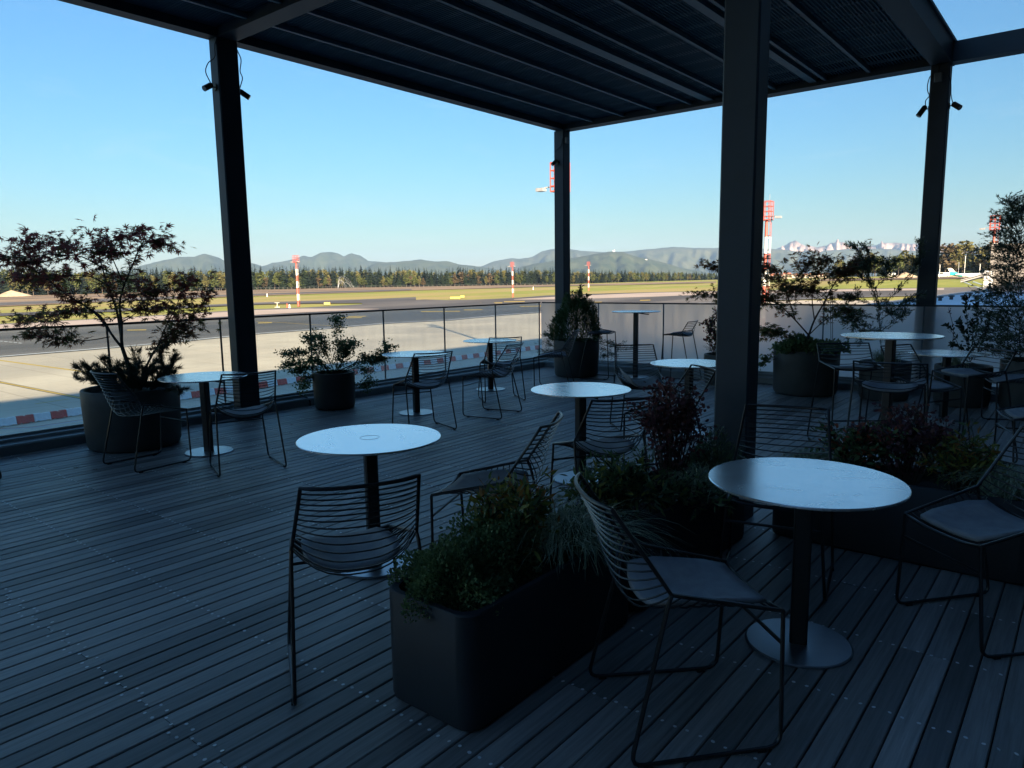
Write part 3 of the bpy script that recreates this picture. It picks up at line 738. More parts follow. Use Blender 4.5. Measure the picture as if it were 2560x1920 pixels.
chair0, csh = seat_thing('wire_chair', (.218, -.273, .877), (.248, -.078, .584), (.221, .329, .484), (.258, .318, 0), (.278, -.222, 0), [.045, .075, .135, .07, .02], 12, 12, .37, .0078, False)
stool0, ssh = seat_thing('bar_stool', (.247, -.198, .961), (.252, -.105, .801), (.223, .197, .758), (.245, .236, 0), (.28, -.27, 0), [.03, .055, .095, .05, .015], 6, 10, .27, .0076, True)
padC = pad_mesh(csh, 1.06, 1.93, .80, 'seat_pad'); padS = pad_mesh(ssh, 1.0, 1.9, .78, 'seat_pad'); padK = pad_mesh(csh, 1.0, 1.93, .86, 'seat_pad', .10)
def put_seat(proto, pose, label, cat, group, pad=None):
    t = copy_tree(proto); t.location = (pose[0], pose[1], random.uniform(.0006, .0012)); t.rotation_euler = (0, 0, R(pose[2])); tag(t, label, cat, group)
    if pad is not None:
        p = mkobj('seat_pad', pad, t); p.location = (random.uniform(-.006, .006), random.uniform(-.008, .004), .001); p.rotation_euler = (0, 0, random.uniform(-.03, .03))
    return t
GC = 'wire chairs on the terrace'; GS = 'wire bar stools at the high tables'
for pose, lab, pad in [
    ((-1.133, 2.266, 317.5), 'black wire chair with grey pad turned toward the table by the planter', padC),
    ((-2.30, 1.78, 60.6), 'wire chair with its back beside the near end of the long planter', padC),
    ((-2.46, 2.93, 113.2), 'wire chair seen side on behind the orange leaved shrub', padC),
    ((-6.649, 2.827, 3.8), 'wire chair without a pad in front of the red maple pot', None),
    ((-5.757, 3.344, 71.9), 'wire chair with grey pad whose back hides the foot of the left column', padC),
    ((-5.653, 5.425, 70.3), 'wire chair backing the small table right of the trailing shrub', padC),
    ((-5.595, 6.567, 103.3), 'wire chair standing sideways, nearer of two at the last railing table', padC),
    ((-6.279, 7.491, 53.9), 'wire chair close to the clear glass, farther of two at the last railing table', padC),
    ((-6.263, 8.804, 117.6), 'wire chair with dark pad in front of the round thuja pot', padC),
    ((-3.853, 6.951, 221.5), 'wire chair facing inward with a curled up grey pad', padK),
    ((-2.667, 5.366, 140.8), 'wire chair half hidden by burgundy shrub and the middle column', padC),
    ((-2.47, 3.99, 58.7), 'wire chair backing the burgundy barberry, drawn up to a round table', padC),
    ((-1.259, 3.820, 193.6), 'wire chair pushed under the nearest table, between it and the planters', padC),
    ((-.250, 3.831, 139.0), 'wire chair with pale grey pad at the right end of the long planter', padC),
    ((-1.396, 8.366, 241.3), 'low wire chair between the high table and the misted railing', padC),
    ((-.527, 9.329, 110.7), 'low wire chair beside the tall conifer pot', padC),
    ((-7.06, 1.50, 129.0), 'wire chair at the edge of the open deck left of the maple pot', padC),
    ((-.20, 7.05, 110.0), 'wire chair between the bar stools and the tall conifer', padC)]:
    put_seat(chair0, pose, lab, 'chair', GC, pad)
for pose, lab in [((-1.791, 7.336, 216.6), 'bar stool between the high table and the second maple pot'), ((-1.204, 6.158, 6.1), 'bar stool seen from behind in front of the high table'), ((-.813, 7.357, 134.5), 'bar stool with large pale pad beside the high table'), ((-5.055, 10.425, 97.6), 'bar stool by the misted glass, beside the berry shrub'), ((-6.371, 10.153, 283.9), 'bar stool leaning close to the round thuja')]:
    put_seat(stool0, pose, lab, 'bar stool', GS, padS)
for p in (chair0, stool0):
    for c in list(p.children): bpy.data.objects.remove(c)
    bpy.data.objects.remove(p)

def table(kind, pos, h, rot, label, ring=False):
    t = empty(kind, (pos[0], pos[1], 0), R(rot)); tag(t, label, 'table', 'round pedestal tables')
    MB().lathe([(.395, h-.012), (.4, h-.009), (.4, h-.0025), (.3975, h)], 72).build('table_top', M['ttop'], t, False)
    if ring: MB().tube([(.054*math.cos(R(9*k)), .054*math.sin(R(9*k)), h) for k in range(40)], .0010, 5, closed=True).build('centre_ring', M['tring'], t)
    m = MB(); m.bbox((-.036, -.036, .0125), (.036, .036, h-.03), .008); m.build('pedestal', M['chair'], t)
    MB().box((-.12, -.03, h-.03), (.12, .03, h-.0125)).build('bracket', M['chair'], t)
    m = MB(); m.tube([(.05, 0, h-.028), (.16, .0, h-.045), (.22, 0, h-.048)], .009, 8); m.build('tilt_lever', M['chair'], t, True)
    MB().lathe([(.222, .0015), (.222, .008), (.216, .012), (.04, .0125)], 56).build('base_plate', M['tbase'], t)
    return t
table('round_table', (-.915, 3.105), .745, 200, 'round table with bright top, nearest the long planter corner')
table('round_table', (-3.13, 2.57), .745, -30, 'round table on the open deck with a ring mark in its centre', True)
table('round_table', (-6.63, 3.45), .745, 20, 'round table between the red maple and the left column')
table('round_table', (-6.50, 6.10), .745, 160, 'round table right of the pot with trailing shrub')
table('round_table', (-7.02, 8.12), .745, 150, 'round table by the clear glass, close to the railing corner')
table('round_table', (-3.17, 4.77), .745, -20, 'round table left of the burgundy barberry')
table('round_table', (-3.25, 6.92), .745, -10, 'round table half hidden by the middle column')
table('round_table', (-1.27, 9.33), .745, 30, 'low round table in front of the glossy leaved shrub')
table('bar_table', (-5.89, 10.50), 1.10, 10, 'tall bar table by the misted railing')
table('bar_table', (-1.37, 6.90), 1.10, 170, 'tall bar table with two stools before the second maple')

# ------------------------------------------------------------------ pots and planters
POTS = {}
def pot(key, c, dia, h, label):
    r = dia/2; t = empty('round_pot', (c[0], c[1], 0)); tag(t, label, 'pot', 'round plant pots')
    MB().lathe([(r*.86, .001), (r*.93, .015), (r*.965, .06), (r, h*.75), (r, h-.012), (r-.006, h), (r-.03, h), (r-.036, h-.01), (r-.04, h-.07)], 48).build('vessel', M['pot'], t, True)
    m = MB(); m.lathe([(r-.041, h-.06), (.0, h-.035)], 28); m.build('soil', M['soil'], t, True)
    POTS[key] = (np.array([c[0], c[1], h-.04]), r)
pot('P1', (-7.58, 3.17), .90, .60, 'large round pot holding the red maple by the clear railing')
pot('P2', (-7.70, 5.77), .54, .47, 'small round pot with the trailing shrub')
pot('P3', (-6.86, 10.19), .77, .62, 'round pot with the dome shaped thuja in the railing corner')
pot('P4', (-4.42, 10.63), .60, .46, 'round pot behind the middle column with a berry shrub')
pot('P5', (-3.11, 10.35), .87, .62, 'round pot holding the green maple at the misted railing')
pot('P6', (-2.12, 10.43), .62, .50, 'round pot with grasses and a feathery conifer')
pot('P8', (-1.24, 10.44), .63, .50, 'round pot with the glossy leaved shrub')
pot('P9', (-.45, 10.50), .84, .60, 'round pot with the tall dark conifer')
def planter(a, b, h, label):
    t = empty('box_planter', ((a[0]+b[0])/2, (a[1]+b[1])/2, 0)); tag(t, label, 'planter', 'long box planters')
    hx, hy = (b[0]-a[0])/2, (b[1]-a[1])/2; rc = .07
    ring = []
    for (sx, sy, a0) in ((1, -1, -90), (1, 1, 0), (-1, 1, 90), (-1, -1, 180)):
        for k in range(6):
            an = R(a0+18*k); ring.append((sx*(hx-rc)+rc*math.cos(an), sy*(hy-rc)+rc*math.sin(an)))
    m = MB(); n = len(ring); lv = [(.001, .02), (.012, .004), (.03, 0), (h-.006, 0), (h, .005), (h, .026), (h-.06, .028)]
    for z, ins in lv:
        for x, y in ring:
            m.v.append((x-math.copysign(min(ins, abs(x)), x), y-math.copysign(min(ins, abs(y)), y), z))
    for l in range(len(lv)-1):
        for i in range(n): m.face([l*n+i, l*n+(i+1) % n, (l+1)*n+(i+1) % n, (l+1)*n+i])
    m.face(list(range(n))[::-1]); m.build('box', M['planter'], t, True)
    s = MB(); s.poly([(x*.985, y*.985, h-.05) for x, y in ring]); s.build('soil', M['soil'], t)
planter((-2.05, 1.71), (-1.60, 2.86), .45, 'black box planter with the clipped green mound and grass')
planter((-2.05, 2.90), (-1.60, 4.29), .45, 'black box planter with dark nandina and barberry')
planter((-1.50, 4.39), (-.15, 4.84), .45, 'black box planter with red tipped shrub and barberry')

# ------------------------------------------------------------------ hills
def hill_mat(name, c, c2, scale, rock=None, rs=.0008):
    m = ground_mat(name, c, c2, scale, rock, rs); return m
M['hill'] = hill_mat('wooded_hill', (.035, .052, .022), (.085, .095, .045), .004)
M['hillfar'] = hill_mat('far_hill', (.045, .06, .03), (.11, .11, .06), .003)
M['snow'] = hill_mat('bare_alpine_rock', (.16, .11, .10), (.46, .36, .32), .006)
def ridge(name, prof, dist, depth, mat, label, rough, seed, base=-10):
    st_ = 3.0 if rough > 3 else 5.0; xs = np.arange(prof[0][0], prof[-1][0]+1, st_); ys = np.interp(xs, [p[0] for p in prof], [p[1] for p in prof])
    r2 = np.random.default_rng(seed); n = len(xs); rows = 14
    jag = np.convolve(r2.normal(size=n+8), np.ones(3)/3, 'same')[4:4+n]*rough*.35
    V = []; Fc = []
    fld = r2.normal(size=(rows+6, n))
    for k in range(2): fld = (fld+np.roll(fld, 1, 1)+np.roll(fld, -1, 1)+np.roll(fld, 1, 0))/4*1.6
    spur = np.convolve(r2.normal(size=n+30), np.hanning(13)/6, 'same')[15:15+n]
    for i in range(n):
        top = hdist(xs[i], ys[i]+jag[i], dist); d = norm((top-O)[None])[0]; d[2] = 0
        hz = top[2]-base
        for j in range(-3, rows+1):
            if j < 0: t = -j/3; p = top + d*depth*.8*t; z = base+hz*(1-t)**1.3; z = z if j > -3 else base
            else:
                t = j/rows; p = top - d*depth*t*(1+.25*spur[i]*(t*(1-t))*4); z = base+hz*((1-t)**1.25)
                if 0 < j < rows: z += fld[j, i]*hz*(.10 if rough > 3 else .045)*(1 if j > 1 else .4) + spur[i]*hz*.10*math.sin(math.pi*t)
            V.append((p[0], p[1], z))
    m = rows+4
    for i in range(n-1):
        for j in range(m-1):
            a = i*m+j; Fc.append((a, a+1, a+m+1, a+m))
    me = bpy.data.meshes.new(name); me.from_pydata(V, [], Fc); me.materials.append(mat)
    me.polygons.foreach_set('use_smooth', [True]*len(Fc)); me.update(); o = mkobj(name, me); tag(o, label, None, None, 'structure'); return o
K = .3889
R1 = [(-500, 700), (-100, 690), (150, 684), (260, 682), (328, 674), (347, 666), (395, 653), (420, 649), (446, 643), (487, 641), (512, 634), (547, 644), (560, 652), (600, 656), (632, 658), (658, 667), (690, 676), (740, 690)]
R2 = [(560, 690), (620, 672), (658, 665), (680, 658), (730, 649), (759, 639), (778, 643), (803, 631), (822, 629), (844, 633), (860, 641), (879, 633), (901, 639), (920, 652), (946, 654), (982, 658), (1020, 668), (1060, 690)]
R3 = [(880, 690), (930, 662), (946, 656), (982, 655), (1009, 653), (1052, 649), (1079, 653), (1122, 653), (1145, 661), (1204, 667), (1260, 676), (1320, 690)]
R4 = [(1140, 690), (1185, 668), (1204, 666), (1235, 653), (1281, 645.5), (1301, 647), (1332, 642), (1355, 628), (1379, 623), (1424, 622), (1451, 627), (1493, 629), (1517, 632), (1571, 629), (1595, 625), (1631, 622), (1683, 617), (1722, 619), (1791, 620), (1850, 621), (1931, 622), (1961, 624), (2002, 629.5), (2024, 625), (2069, 637), (2122, 652), (2159, 667), (2220, 690)]
R5 = [(1270, 690), (1300, 668), (1339, 659), (1399, 650), (1457, 641), (1505, 632), (1532, 628), (1556, 629), (1586, 640), (1631, 650), (1668, 659), (1707, 671), (1737, 676), (1800, 690)]
R6 = [(1980, 690), (2020, 640), (2059, 627), (2090, 625), (2128, 621), (2166, 621), (2213, 622), (2261, 626), (2295, 627), (2400, 634), (2560, 640), (2800, 690)]
R7 = [(1880, 690), (1925, 630), (1947, 621), (1963, 614), (1976, 605), (1989, 601), (2003, 610), (2014, 614), (2029, 615), (2044, 618), (2063, 615), (2077, 608.5), (2094, 605), (2109, 605), (2120, 614), (2145, 618), (2170, 616), (2191, 613), (2200, 608), (2223, 607), (2251, 608.5), (2295, 610), (2400, 616), (2500, 622), (2700, 690)]
ridge('hills', R1, 11500, 2600, M['hill'], 'blue hazy mountain with rounded summit left of the canopy column', 2.0, 1)
ridge('hills', R2, 12500, 2600, M['hill'], 'blue triple topped mountain behind the striped mast', 2.0, 2)
ridge('hills', R3, 10000, 2000, M['hill'], 'low hazy foothills behind the dark wood', 2.2, 3)
ridge('hills', R4, 13200, 2600, M['hillfar'], 'long pale mountain chain behind the corner column', 1.6, 4)
ridge('hills', R5, 8500, 1800, M['hill'], 'nearer wooded hill with a chapel on its top', 1.8, 5)
ridge('hills', R6, 14600, 1200, M['hillfar'], 'far pale ridge below the bare peaks', 1.6, 6)
ridge('mountains', R7, 15800, 1100, M['snow'], 'pinkish bare alpine peaks on the horizon', 3.2, 7)

# ------------------------------------------------------------------ woods
TC = {}
TC['spruce'] = foliage('spruce_green', (.016, .032, .016), (.040, .062, .026), .1, .7, .5)
TC['spruce2'] = foliage('spruce_dark', (.013, .026, .020), (.030, .046, .026), .1, .7, .5)
TC['green'] = foliage('leaf_green', (.05, .07, .018), (.11, .12, .03), .2, .7, .4)
TC['yellow'] = foliage('leaf_yellowing', (.085, .085, .026), (.15, .135, .042), .2, .7, .4)
TC['brown'] = foliage('leaf_russet', (.085, .062, .032), (.135, .098, .052), .2, .7, .4)
M['trunkfar'] = pmat('far_trunk', (.09, .07, .055), rough=.9, var=.2, scale=1)
def conifer_mesh(i, mat):
    """layered drooping branch cards on a unit tree (height 1)"""
    pos, al, nm, sz = [], [], [], []
    for z in np.linspace(.10, .97, 24):
        rad = .21*(1-z)**.85+.012; n = max(4, int(11*(1-z)+3))
        for k in range(n):
            a = random.uniform(0, 6.28); d = np.array([math.cos(a), math.sin(a), -.42+random.uniform(-.15, .15)])
            pos.append((0, 0, z+random.uniform(-.012, .02))); al.append(d); nm.append((0, 0, 1)); sz.append(rad*random.uniform(.75, 1.15))
    T = [(0, 0, 0), (.30, .45, -.05), (.24, .85, -.04), (0, 1, 0), (-.24, .85, -.04), (-.30, .45, -.05)]
    n = len(pos); return cards('conifer_%d' % i, pos, al, np.array(nm)+rng.normal(scale=.15, size=(n, 3)), T, [[0, 1, 2, 3, 4, 5]], sz, [mat])
def broad_mesh(i, mat, slim=1.0):
    pos = []; C = []
    for _ in range(11):
        z = random.uniform(.28, .86); r = .24*math.sin(min(1, (z-.12)/.75)*math.pi)**.6*slim; a = random.uniform(0, 6.28); q = r*random.uniform(.2, .9)
        C.append((q*math.cos(a), q*math.sin(a), z, random.uniform(.07, .12)))
    C.append((0, 0, .9, .07))
    for cx, cy, cz, cr in C:
        d = rand_dirs(26); pos += [(cx+v[0]*cr*slim, cy+v[1]*cr*slim, cz+v[2]*cr*1.1) for v in d]
    pos = np.array(pos); n = len(pos)
    return cards('broadleaf_%d' % i, pos, rand_dirs(n), rand_dirs(n), [(-.5, -.4, 0), (.5, -.5, .1), (.6, .4, 0), (-.3, .55, .1)], [[0, 1, 2, 3]], rng.uniform(.035, .065, n), [mat])
con = [conifer_mesh(i, TC['spruce'] if i % 2 else TC['spruce2']) for i in range(5)]
bro = {c: [broad_mesh(i, TC[c], s) for i, s in enumerate((1.0, .8, 1.2))] for c in ('green', 'yellow', 'brown')}
tkm = MB().tube([(0, 0, -.02), (0, 0, .5)], [.013, .006], 5).mesh('trunk', M['trunkfar'])
def wood_tree(px, rowoff, h, kind, lab, grp):
    d = ray(px, 700); d = d/math.hypot(d[0], d[1]); t = theta(d[0], d[1]); rf = float(np.interp(t, TH, RF))+rowoff
    x, y = d[0]*rf, d[1]*rf; z = tz(x, y)
    t = empty('spruce_tree' if kind == 'c' else 'broadleaf_tree', (x, y, z-.3), random.uniform(0, 6.28)); tag(t, lab, 'tree', grp)
    w = random.uniform(1.0, 1.5) if kind == 'c' else random.uniform(1.1, 1.7); t.scale = (h*w, h*w, h)
    mkobj('crown', random.choice(con) if kind == 'c' else random.choice(bro[kind]), t)
    mkobj('trunk', tkm, t)
def topy(px): return float(np.interp(px, [-100, 0, 300, 500, 640, 900, 1040, 1100, 1150, 1300, 1400, 1450, 1600, 1790, 1900], [672, 670, 672, 668, 664, 664, 664, 672, 664, 666, 667, 670, 672, 678, 684]))
def basey(px): return float(np.interp(px, [0, 640, 1400, 1600, 1790], [737, 723, 710, 702.5, 698]))
LAB = {'c': 'dark spruce at the far wood edge', 'green': 'green broadleaf tree at the far wood edge', 'yellow': 'yellowing broadleaf tree at the far wood edge', 'brown': 'russet broadleaf tree at the far wood edge'}
def seg_lab(px):
    for x, s in ((130, 'behind the leftmost maple boughs'), (300, 'behind the red maple crown'), (450, 'beyond the open field right of the maple'), (600, 'around the left canopy column'), (735, 'left of the first striped mast'), (845, 'between first mast and water spray'), (900, 'behind the water spray'), (1040, 'right of the water spray'), (1140, 'around the dark spruce clump'), (1275, 'left of the bend mast'), (1390, 'between bend mast and corner column'), (1470, 'right of the corner column'), (1600, 'below the chapel hill'), (1720, 'left of the maple twigs')):
        if px < x: return ' '+s
    return ' beside the middle column'
px = -60.0
front = []
while px < 1860:
    d = ray(px, 700); t = theta(d[0], d[1]); rf = float(np.interp(t, TH, RF)); ppm = F_PX/rf
    H_ = (basey(px)-topy(px))/ppm
    if 1060 < px < 1120: k = 'c'
    elif px < 520: k = random.choices(['c', 'green', 'yellow', 'brown'], [.40, .28, .26, .06])[0]
    elif px < 1060: k = random.choices(['c', 'green', 'yellow', 'brown'], [.62, .20, .07, .11])[0]
    elif px < 1400: k = random.choices(['c', 'green', 'yellow', 'brown'], [.45, .30, .13, .12])[0]
    else: k = random.choices(['c', 'green', 'yellow', 'brown'], [.38, .45, .14, .03])[0]
    front.append((px, k, H_)); px += ppm*random.uniform(4.6, 7.2)
front = front[:300]
for px, k, H_ in front:
    hh = H_*(random.uniform(.82, 1.04) if k == 'c' else random.uniform(.42, .74))
    wood_tree(px, random.uniform(-14, 12), hh, k, LAB[k]+seg_lab(px), 'trees along the far wood edge')
# the depth of the wood behind them: one mass
def mass(px0, px1, offs, name, label, hk=(.85, 1.06), kinds=('c', 'c', 'green', 'c', 'c', 'yellow'), Hf=None, dens=(4, 7)):
    groups = {}
    px = px0
    while px < px1:
        d = ray(px, 700); d = d/math.hypot(d[0], d[1]); t = theta(d[0], d[1]); rf0 = float(np.interp(t, TH, RF)); ppm = F_PX/rf0
        for o_ in offs:
            rf = rf0+o_+random.uniform(-9, 9); q = d*rf + np.array([d[1], -d[0], 0])*random.uniform(-4, 4)
            H_ = ((basey(px)-topy(px))/ppm if Hf is None else Hf)*random.uniform(*hk); k = random.choice(kinds)
            groups.setdefault(k, []).append((q[0], q[1], tz(q[0], q[1])-.3, H_*(1 if k == 'c' else .8)))
        px += ppm*random.uniform(*dens)
    V, FL, TT, MI = [], [], [], []; base = 0; mats = []
    for k, L_ in groups.items():
        me = con[0] if k == 'c' else bro[k][0]; mats.append(me.materials[0])
        v = np.empty(len(me.vertices)*3, np.float32); me.vertices.foreach_get('co', v); v = v.reshape(-1, 3)
        f = np.empty(len(me.loops), np.int32); me.loops.foreach_get('vertex_index', f); tt = np.array([p.loop_total for p in me.polygons])
        for (x, y, z, h) in L_:
            a = random.uniform(0, 6.28); c_, s_ = math.cos(a), math.sin(a); w = h*random.uniform(1.0, 1.5)
            vv = np.stack([(v[:, 0]*c_-v[:, 1]*s_)*w+x, (v[:, 0]*s_+v[:, 1]*c_)*w+y, v[:, 2]*h+z], 1)
            V.append(vv); FL.append(f+base); TT.append(tt); MI.append(np.full(len(tt), len(mats)-1)); base += len(v)
    TT = np.concatenate(TT); ST = np.concatenate([[0], np.cumsum(TT)[:-1]])
    o = mkobj(name, np_mesh(name, np.concatenate(V), np.concatenate(FL), ST, TT, mats, np.concatenate(MI))); tag(o, label, 'wood', None, 'stuff')
mass(-90, 1880, (18, 34, 52), 'wood_mass', 'dense mixed spruce and broadleaf wood beyond the airfield')
# taller trees on the right, nearer
px = 2085.0
while px < 2530:
    d = ray(px, 700); t = theta(d[0], d[1]); rf = float(np.interp(t, TH, RF)); ppm = F_PX/rf
    top = float(np.interp(px, [2085, 2130, 2170, 2220, 2260, 2330, 2380, 2430, 2530], [668, 652, 640, 634, 630, 622, 616, 618, 622]))
    by_ = float(np.interp(px, [2085, 2530], [693, 686])); H_ = (by_-top)/ppm
    k = random.choices(['c', 'green', 'yellow', 'brown'], [.28, .27, .35, .10])[0]
    wood_tree(px, random.uniform(-15, 8), H_*random.uniform(.72, 1.04), k, {'c': 'tall spruce of the sunlit copse behind the parked aircraft', 'green': 'green tree of the sunlit copse behind the parked aircraft', 'yellow': 'golden tree of the sunlit copse behind the parked aircraft', 'brown': 'russet tree of the sunlit copse behind the parked aircraft'}[k], 'trees of the sunlit copse')
    px += ppm*random.uniform(5, 8)
mass(2100, 2540, (14, 28, 45), 'copse_mass', 'depth of the sunlit copse beyond the grass', (.7, .98), ('c', 'green', 'yellow', 'yellow'), 27, (4, 7))
mass(1830, 2110, (-60, -30), 'hedgerow_mass', 'low scrub along the far field edge', (.8, 1.3), ('green', 'yellow', 'brown'), 7, (5, 9))

# ------------------------------------------------------------------ neighbouring low building with its rooftop annex
M['annexwhite'] = pmat('annex_panel', (.52, .54, .56), rough=.5, var=.08, scale=1)
M['annexgrey'] = pmat('annex_render', (.27, .25, .23), rough=.8, var=.08, scale=.5)
M['darkmetal'] = pmat('dark_metal', (.05, .05, .055), rough=.5)
M['parapet'] = pmat('parapet_cap', (.40, .39, .37), rough=.6, var=.1, scale=.5)
lb = empty('low_terminal_wing', (0, 60, GZ)); tag(lb, 'low terminal wing with a flat pale roof beyond the misted glass', 'building')
def lbx(name, a, b, mat, par=None):
    off = np.array([0, 60, GZ]); return MB().box(np.array(a)-off, np.array(b)-off).build(name, mat, par or lb)
ZR = -1.5; XE = -18.7
lbx('wall', (XE, 56, GZ), (28, 178, ZR-.3), M['annexwhite'])
lbx('roof', (XE+.35, 56.35, ZR-.29), (28, 177.6, ZR), M['roofwhite'])
lbx('parapet', (XE-.05, 55.95, ZR-.32), (XE+.34, 178, ZR+.35), M['parapet'])
lbx('parapet', (XE+.345, 55.95, ZR-.32), (28, 56.34, ZR+.35), M['parapet'])
for k, (x, y) in enumerate([(2378, 749), (2408, 749), (2442, 749), (2350, 752), (2425, 741)]):
    p = bz(x, y, ZR); q = (np.array(p)-np.array([0, 60, GZ])); MB().lathe([(.22, 0), (.22, .35), (.38, .4), (.38, .55), (.05, .62)], 10, tuple(q)).build('roof_vent', M['darkmetal'], lb)
an = empty('rooftop_annex', (by(2470, 720, 178)[0], 178, ZR)); tag(an, 'small white rooftop room with a slanted canopy on struts', 'building')
ao = np.array(an.location)
def onpl(x, y, Y): return by(x, y, Y)-ao
a0 = onpl(2457, 727, 176); a1 = onpl(2477, 689, 176)
MB().box((a0[0], -2, 0), (a1[0], 4, a1[2]+1.0)).build('wall', M['annexwhite'], an)
MB().box((a0[0]+1.35, -2.03, .3), (a1[0]-.1, -2.002, 1.6)).build('window', M['fglass'], an)
c0 = onpl(2404, 703, 175); c1 = onpl(2476, 683, 175); m = MB()
for dy in (0,):
    p, q = c0, c1; m.v += [(p[0], -4.5, p[2]-.25), (q[0], -4.5, q[2]-.25), (q[0], 4, q[2]-.25), (p[0], 4, p[2]-.25), (p[0], -4.5, p[2]+.3), (q[0], -4.5, q[2]+.3), (q[0], 4, q[2]+.3), (p[0], 4, p[2]+.3)]
    for qd in ((3, 2, 1, 0), (4, 5, 6, 7), (0, 1, 5, 4), (1, 2, 6, 5), (2, 3, 7, 6), (3, 0, 4, 7)): m.face(list(qd))
m.build('canopy_roof', M['parapet'], an)
m = MB(); m.v += [(c0[0]+.05, -4.55, c0[2]+.02), (c1[0], -4.55, c1[2]+.02), (c1[0], -4.55, c1[2]+.16), (c0[0]+.05, -4.55, c0[2]+.16)]; m.face([0, 1, 2, 3]); m.build('gutter_line', M['darkmetal'], an)
for (u, v) in (((2410, 705), (2453, 722)), ((2432, 704), (2457, 712))):
    MB().tube([onpl(*u, 174.8), onpl(*v, 175.6)], .12, 6).build('strut', M['steel2'], an)
tw = empty('service_tower', (by(2500, 720, 183)[0], 183, ZR)); tag(tw, 'plain grey brown tower block behind the tall conifer', 'building')
t0 = by(2479, 612, 181)-np.array(tw.location); t1 = by(2580, 612, 181)-np.array(tw.location)
MB().box((t0[0], -2, -6), (t1[0]+8, 10, t0[2])).build('wall', M['annexgrey'], tw)
MB().box((t0[0]-.12, -2.12, t0[2]-7.0), (t1[0]+8, -2.003, t0[2]-6.8)).build('band', M['darkmetal'], tw)

hg = empty('added_shade_block', (130, 100, GZ)); tag(hg, 'unseen block added to shade the low terminal wing', 'building')  # unseen block, added only to keep the low wing roof in shade
MB().box((-100, -45, 0), (100, 75, 21)).build('wall', M['annexgrey'], hg)
# ------------------------------------------------------------------ apron flood masts
M['mred'] = pmat('mast_red', (.42, .085, .06), rough=.5, var=.12, scale=.8)
M['mwhite'] = pmat('mast_white', (.74, .74, .70), rough=.5, var=.08, scale=.8)
M['lampg'] = pmat('lamp_grey', (.30, .31, .32), rough=.4)
def mast(base, h, label, k=1.0, side=1, arms=(-1, 1)):
    t = empty('flood_mast', tuple(base)); tag(t, label, 'mast', 'red and white apron masts')
    bands = 7; hh = h*.86; r0, r1 = .42*k, .27*k
    for i in range(bands):
        z0, z1 = hh*i/bands, hh*(i+1)/bands; ra, rb = r0+(r1-r0)*i/bands, r0+(r1-r0)*(i+1)/bands
        MB().tube([(0, 0, z0), (0, 0, z1)], [ra, rb], 12).build('pole_band', M['mred'] if i % 2 == 0 else M['mwhite'], t, True)
        # ladder stretch of the same colour
        m = MB(); x = .85*k
        for yy in (-.28, .28): m.tube([(x, yy, z0), (x, yy, z1)], .04, 5)
        nr = max(2, int((z1-z0)/.9))
        for q in range(nr): z = z0+(q+.5)*(z1-z0)/nr; m.tube([(x, -.28, z), (x, .28, z)], .025, 4)
        for q in (z0+.2, z1-.2): m.tube([(rb*.5, 0, q), (x, 0, q)], .05, 4)
        m.build('ladder', M['mred'] if i % 2 == 0 else M['mwhite'], t)
    w = .95*k; m = MB(); zb, zt = hh, h
    m.box((-w, -w, zb), (w, w, zb+.14))
    for sx in (-1, 0, 1):
        for sy in (-1, 0, 1):
            if sx or sy: m.tube([(sx*w, sy*w, zb), (sx*w, sy*w, zt)], .06, 5)
    for z in np.linspace(zb+.6, zt, 4):
        m.tube([(-w, -w, z), (w, -w, z), (w, w, z), (-w, w, z)], .055, 5, closed=True)
    m.build('lamp_cage', M['mred'], t)
    for sx in arms:
        m = MB(); m.tube([(sx*w*side, -.2, zb+.6), (sx*w*side+sx*.9, -.5, zb+.55)], .07, 5); m.cbox((sx*w*side+sx*1.3, -.6, zb+.35), (.9, .7, .32)); m.build('floodlight', M['lampg'], t)
    MB().tube([(w*.5, 0, zt), (w*.5, 0, zt+1.1)], .03, 5).build('lightning_rod', M['lampg'], t)
    return t
def gbase(px, py): p = tpix(px, py); return p
mast(gbase(746, 766), 21.0, 'striped mast standing in the grass behind the taxiway left of the water spray')
mast(gbase(1281.5, 743), 19.4, 'slim striped mast at the taxiway bend left of the corner column', .8)
mast(gbase(1471, 727), 22.0, 'distant striped mast right of the corner column', .9)
mast((-44.1, 62.55, GZ), 21.0, 'near striped mast hidden behind the corner column, floodlight showing', .75, 1, (-1,))
mast((-41.9, 116.2, GZ), 21.0, 'striped mast beside the middle canopy column', .8)
mast((-17.9, 176.0+6, GZ), 21.2, 'striped mast behind the rooftop annex', .85)

# ------------------------------------------------------------------ water filled barriers
M['bred'] = pmat('barrier_red', (.55, .045, .03), rough=.5, var=.12, scale=3)
M['bwhite'] = pmat('barrier_white', (.74, .75, .76), rough=.5, var=.1, scale=3)
def barrier_mesh(mat):
    m = MB(); L = .985; prof = [(-.24, .03), (-.24, .11), (-.20, .16), (-.12, .54), (.12, .54), (.20, .16), (.24, .11), (.24, .03)]
    ys = [-L/2, -L/2+.04, -L/2+.20, -L/2+.24, -L/2+.30, -.1, -.06, .06, .1, L/2-.30, L/2-.24, L/2-.20, L/2-.04, L/2]
    n = len(prof)
    for i, y in enumerate(ys):
        notch = i in (6, 7); foot = i in (2, 3, 10, 11); e = i in (0, len(ys)-1)
        for x, z in prof:
            zz = z; xx = x
            if notch and z > .5: zz = z-.055
            if foot and z < .15: zz = z+.05 if z < .05 else z+.01
            if foot and z > .15 and z < .5: xx = x*.90
            if e: xx *= .92
            m.v.append((xx, y, zz))
    for i in range(len(ys)-1):
        for q in range(n): a = i*n+q; b = i*n+(q+1) % n; m.face([a, b, b+n, a+n])
    m.face(list(range(n))); m.face(list(range((len(ys)-1)*n, len(ys)*n))[::-1])
    return m.mesh('traffic_barrier', mat)
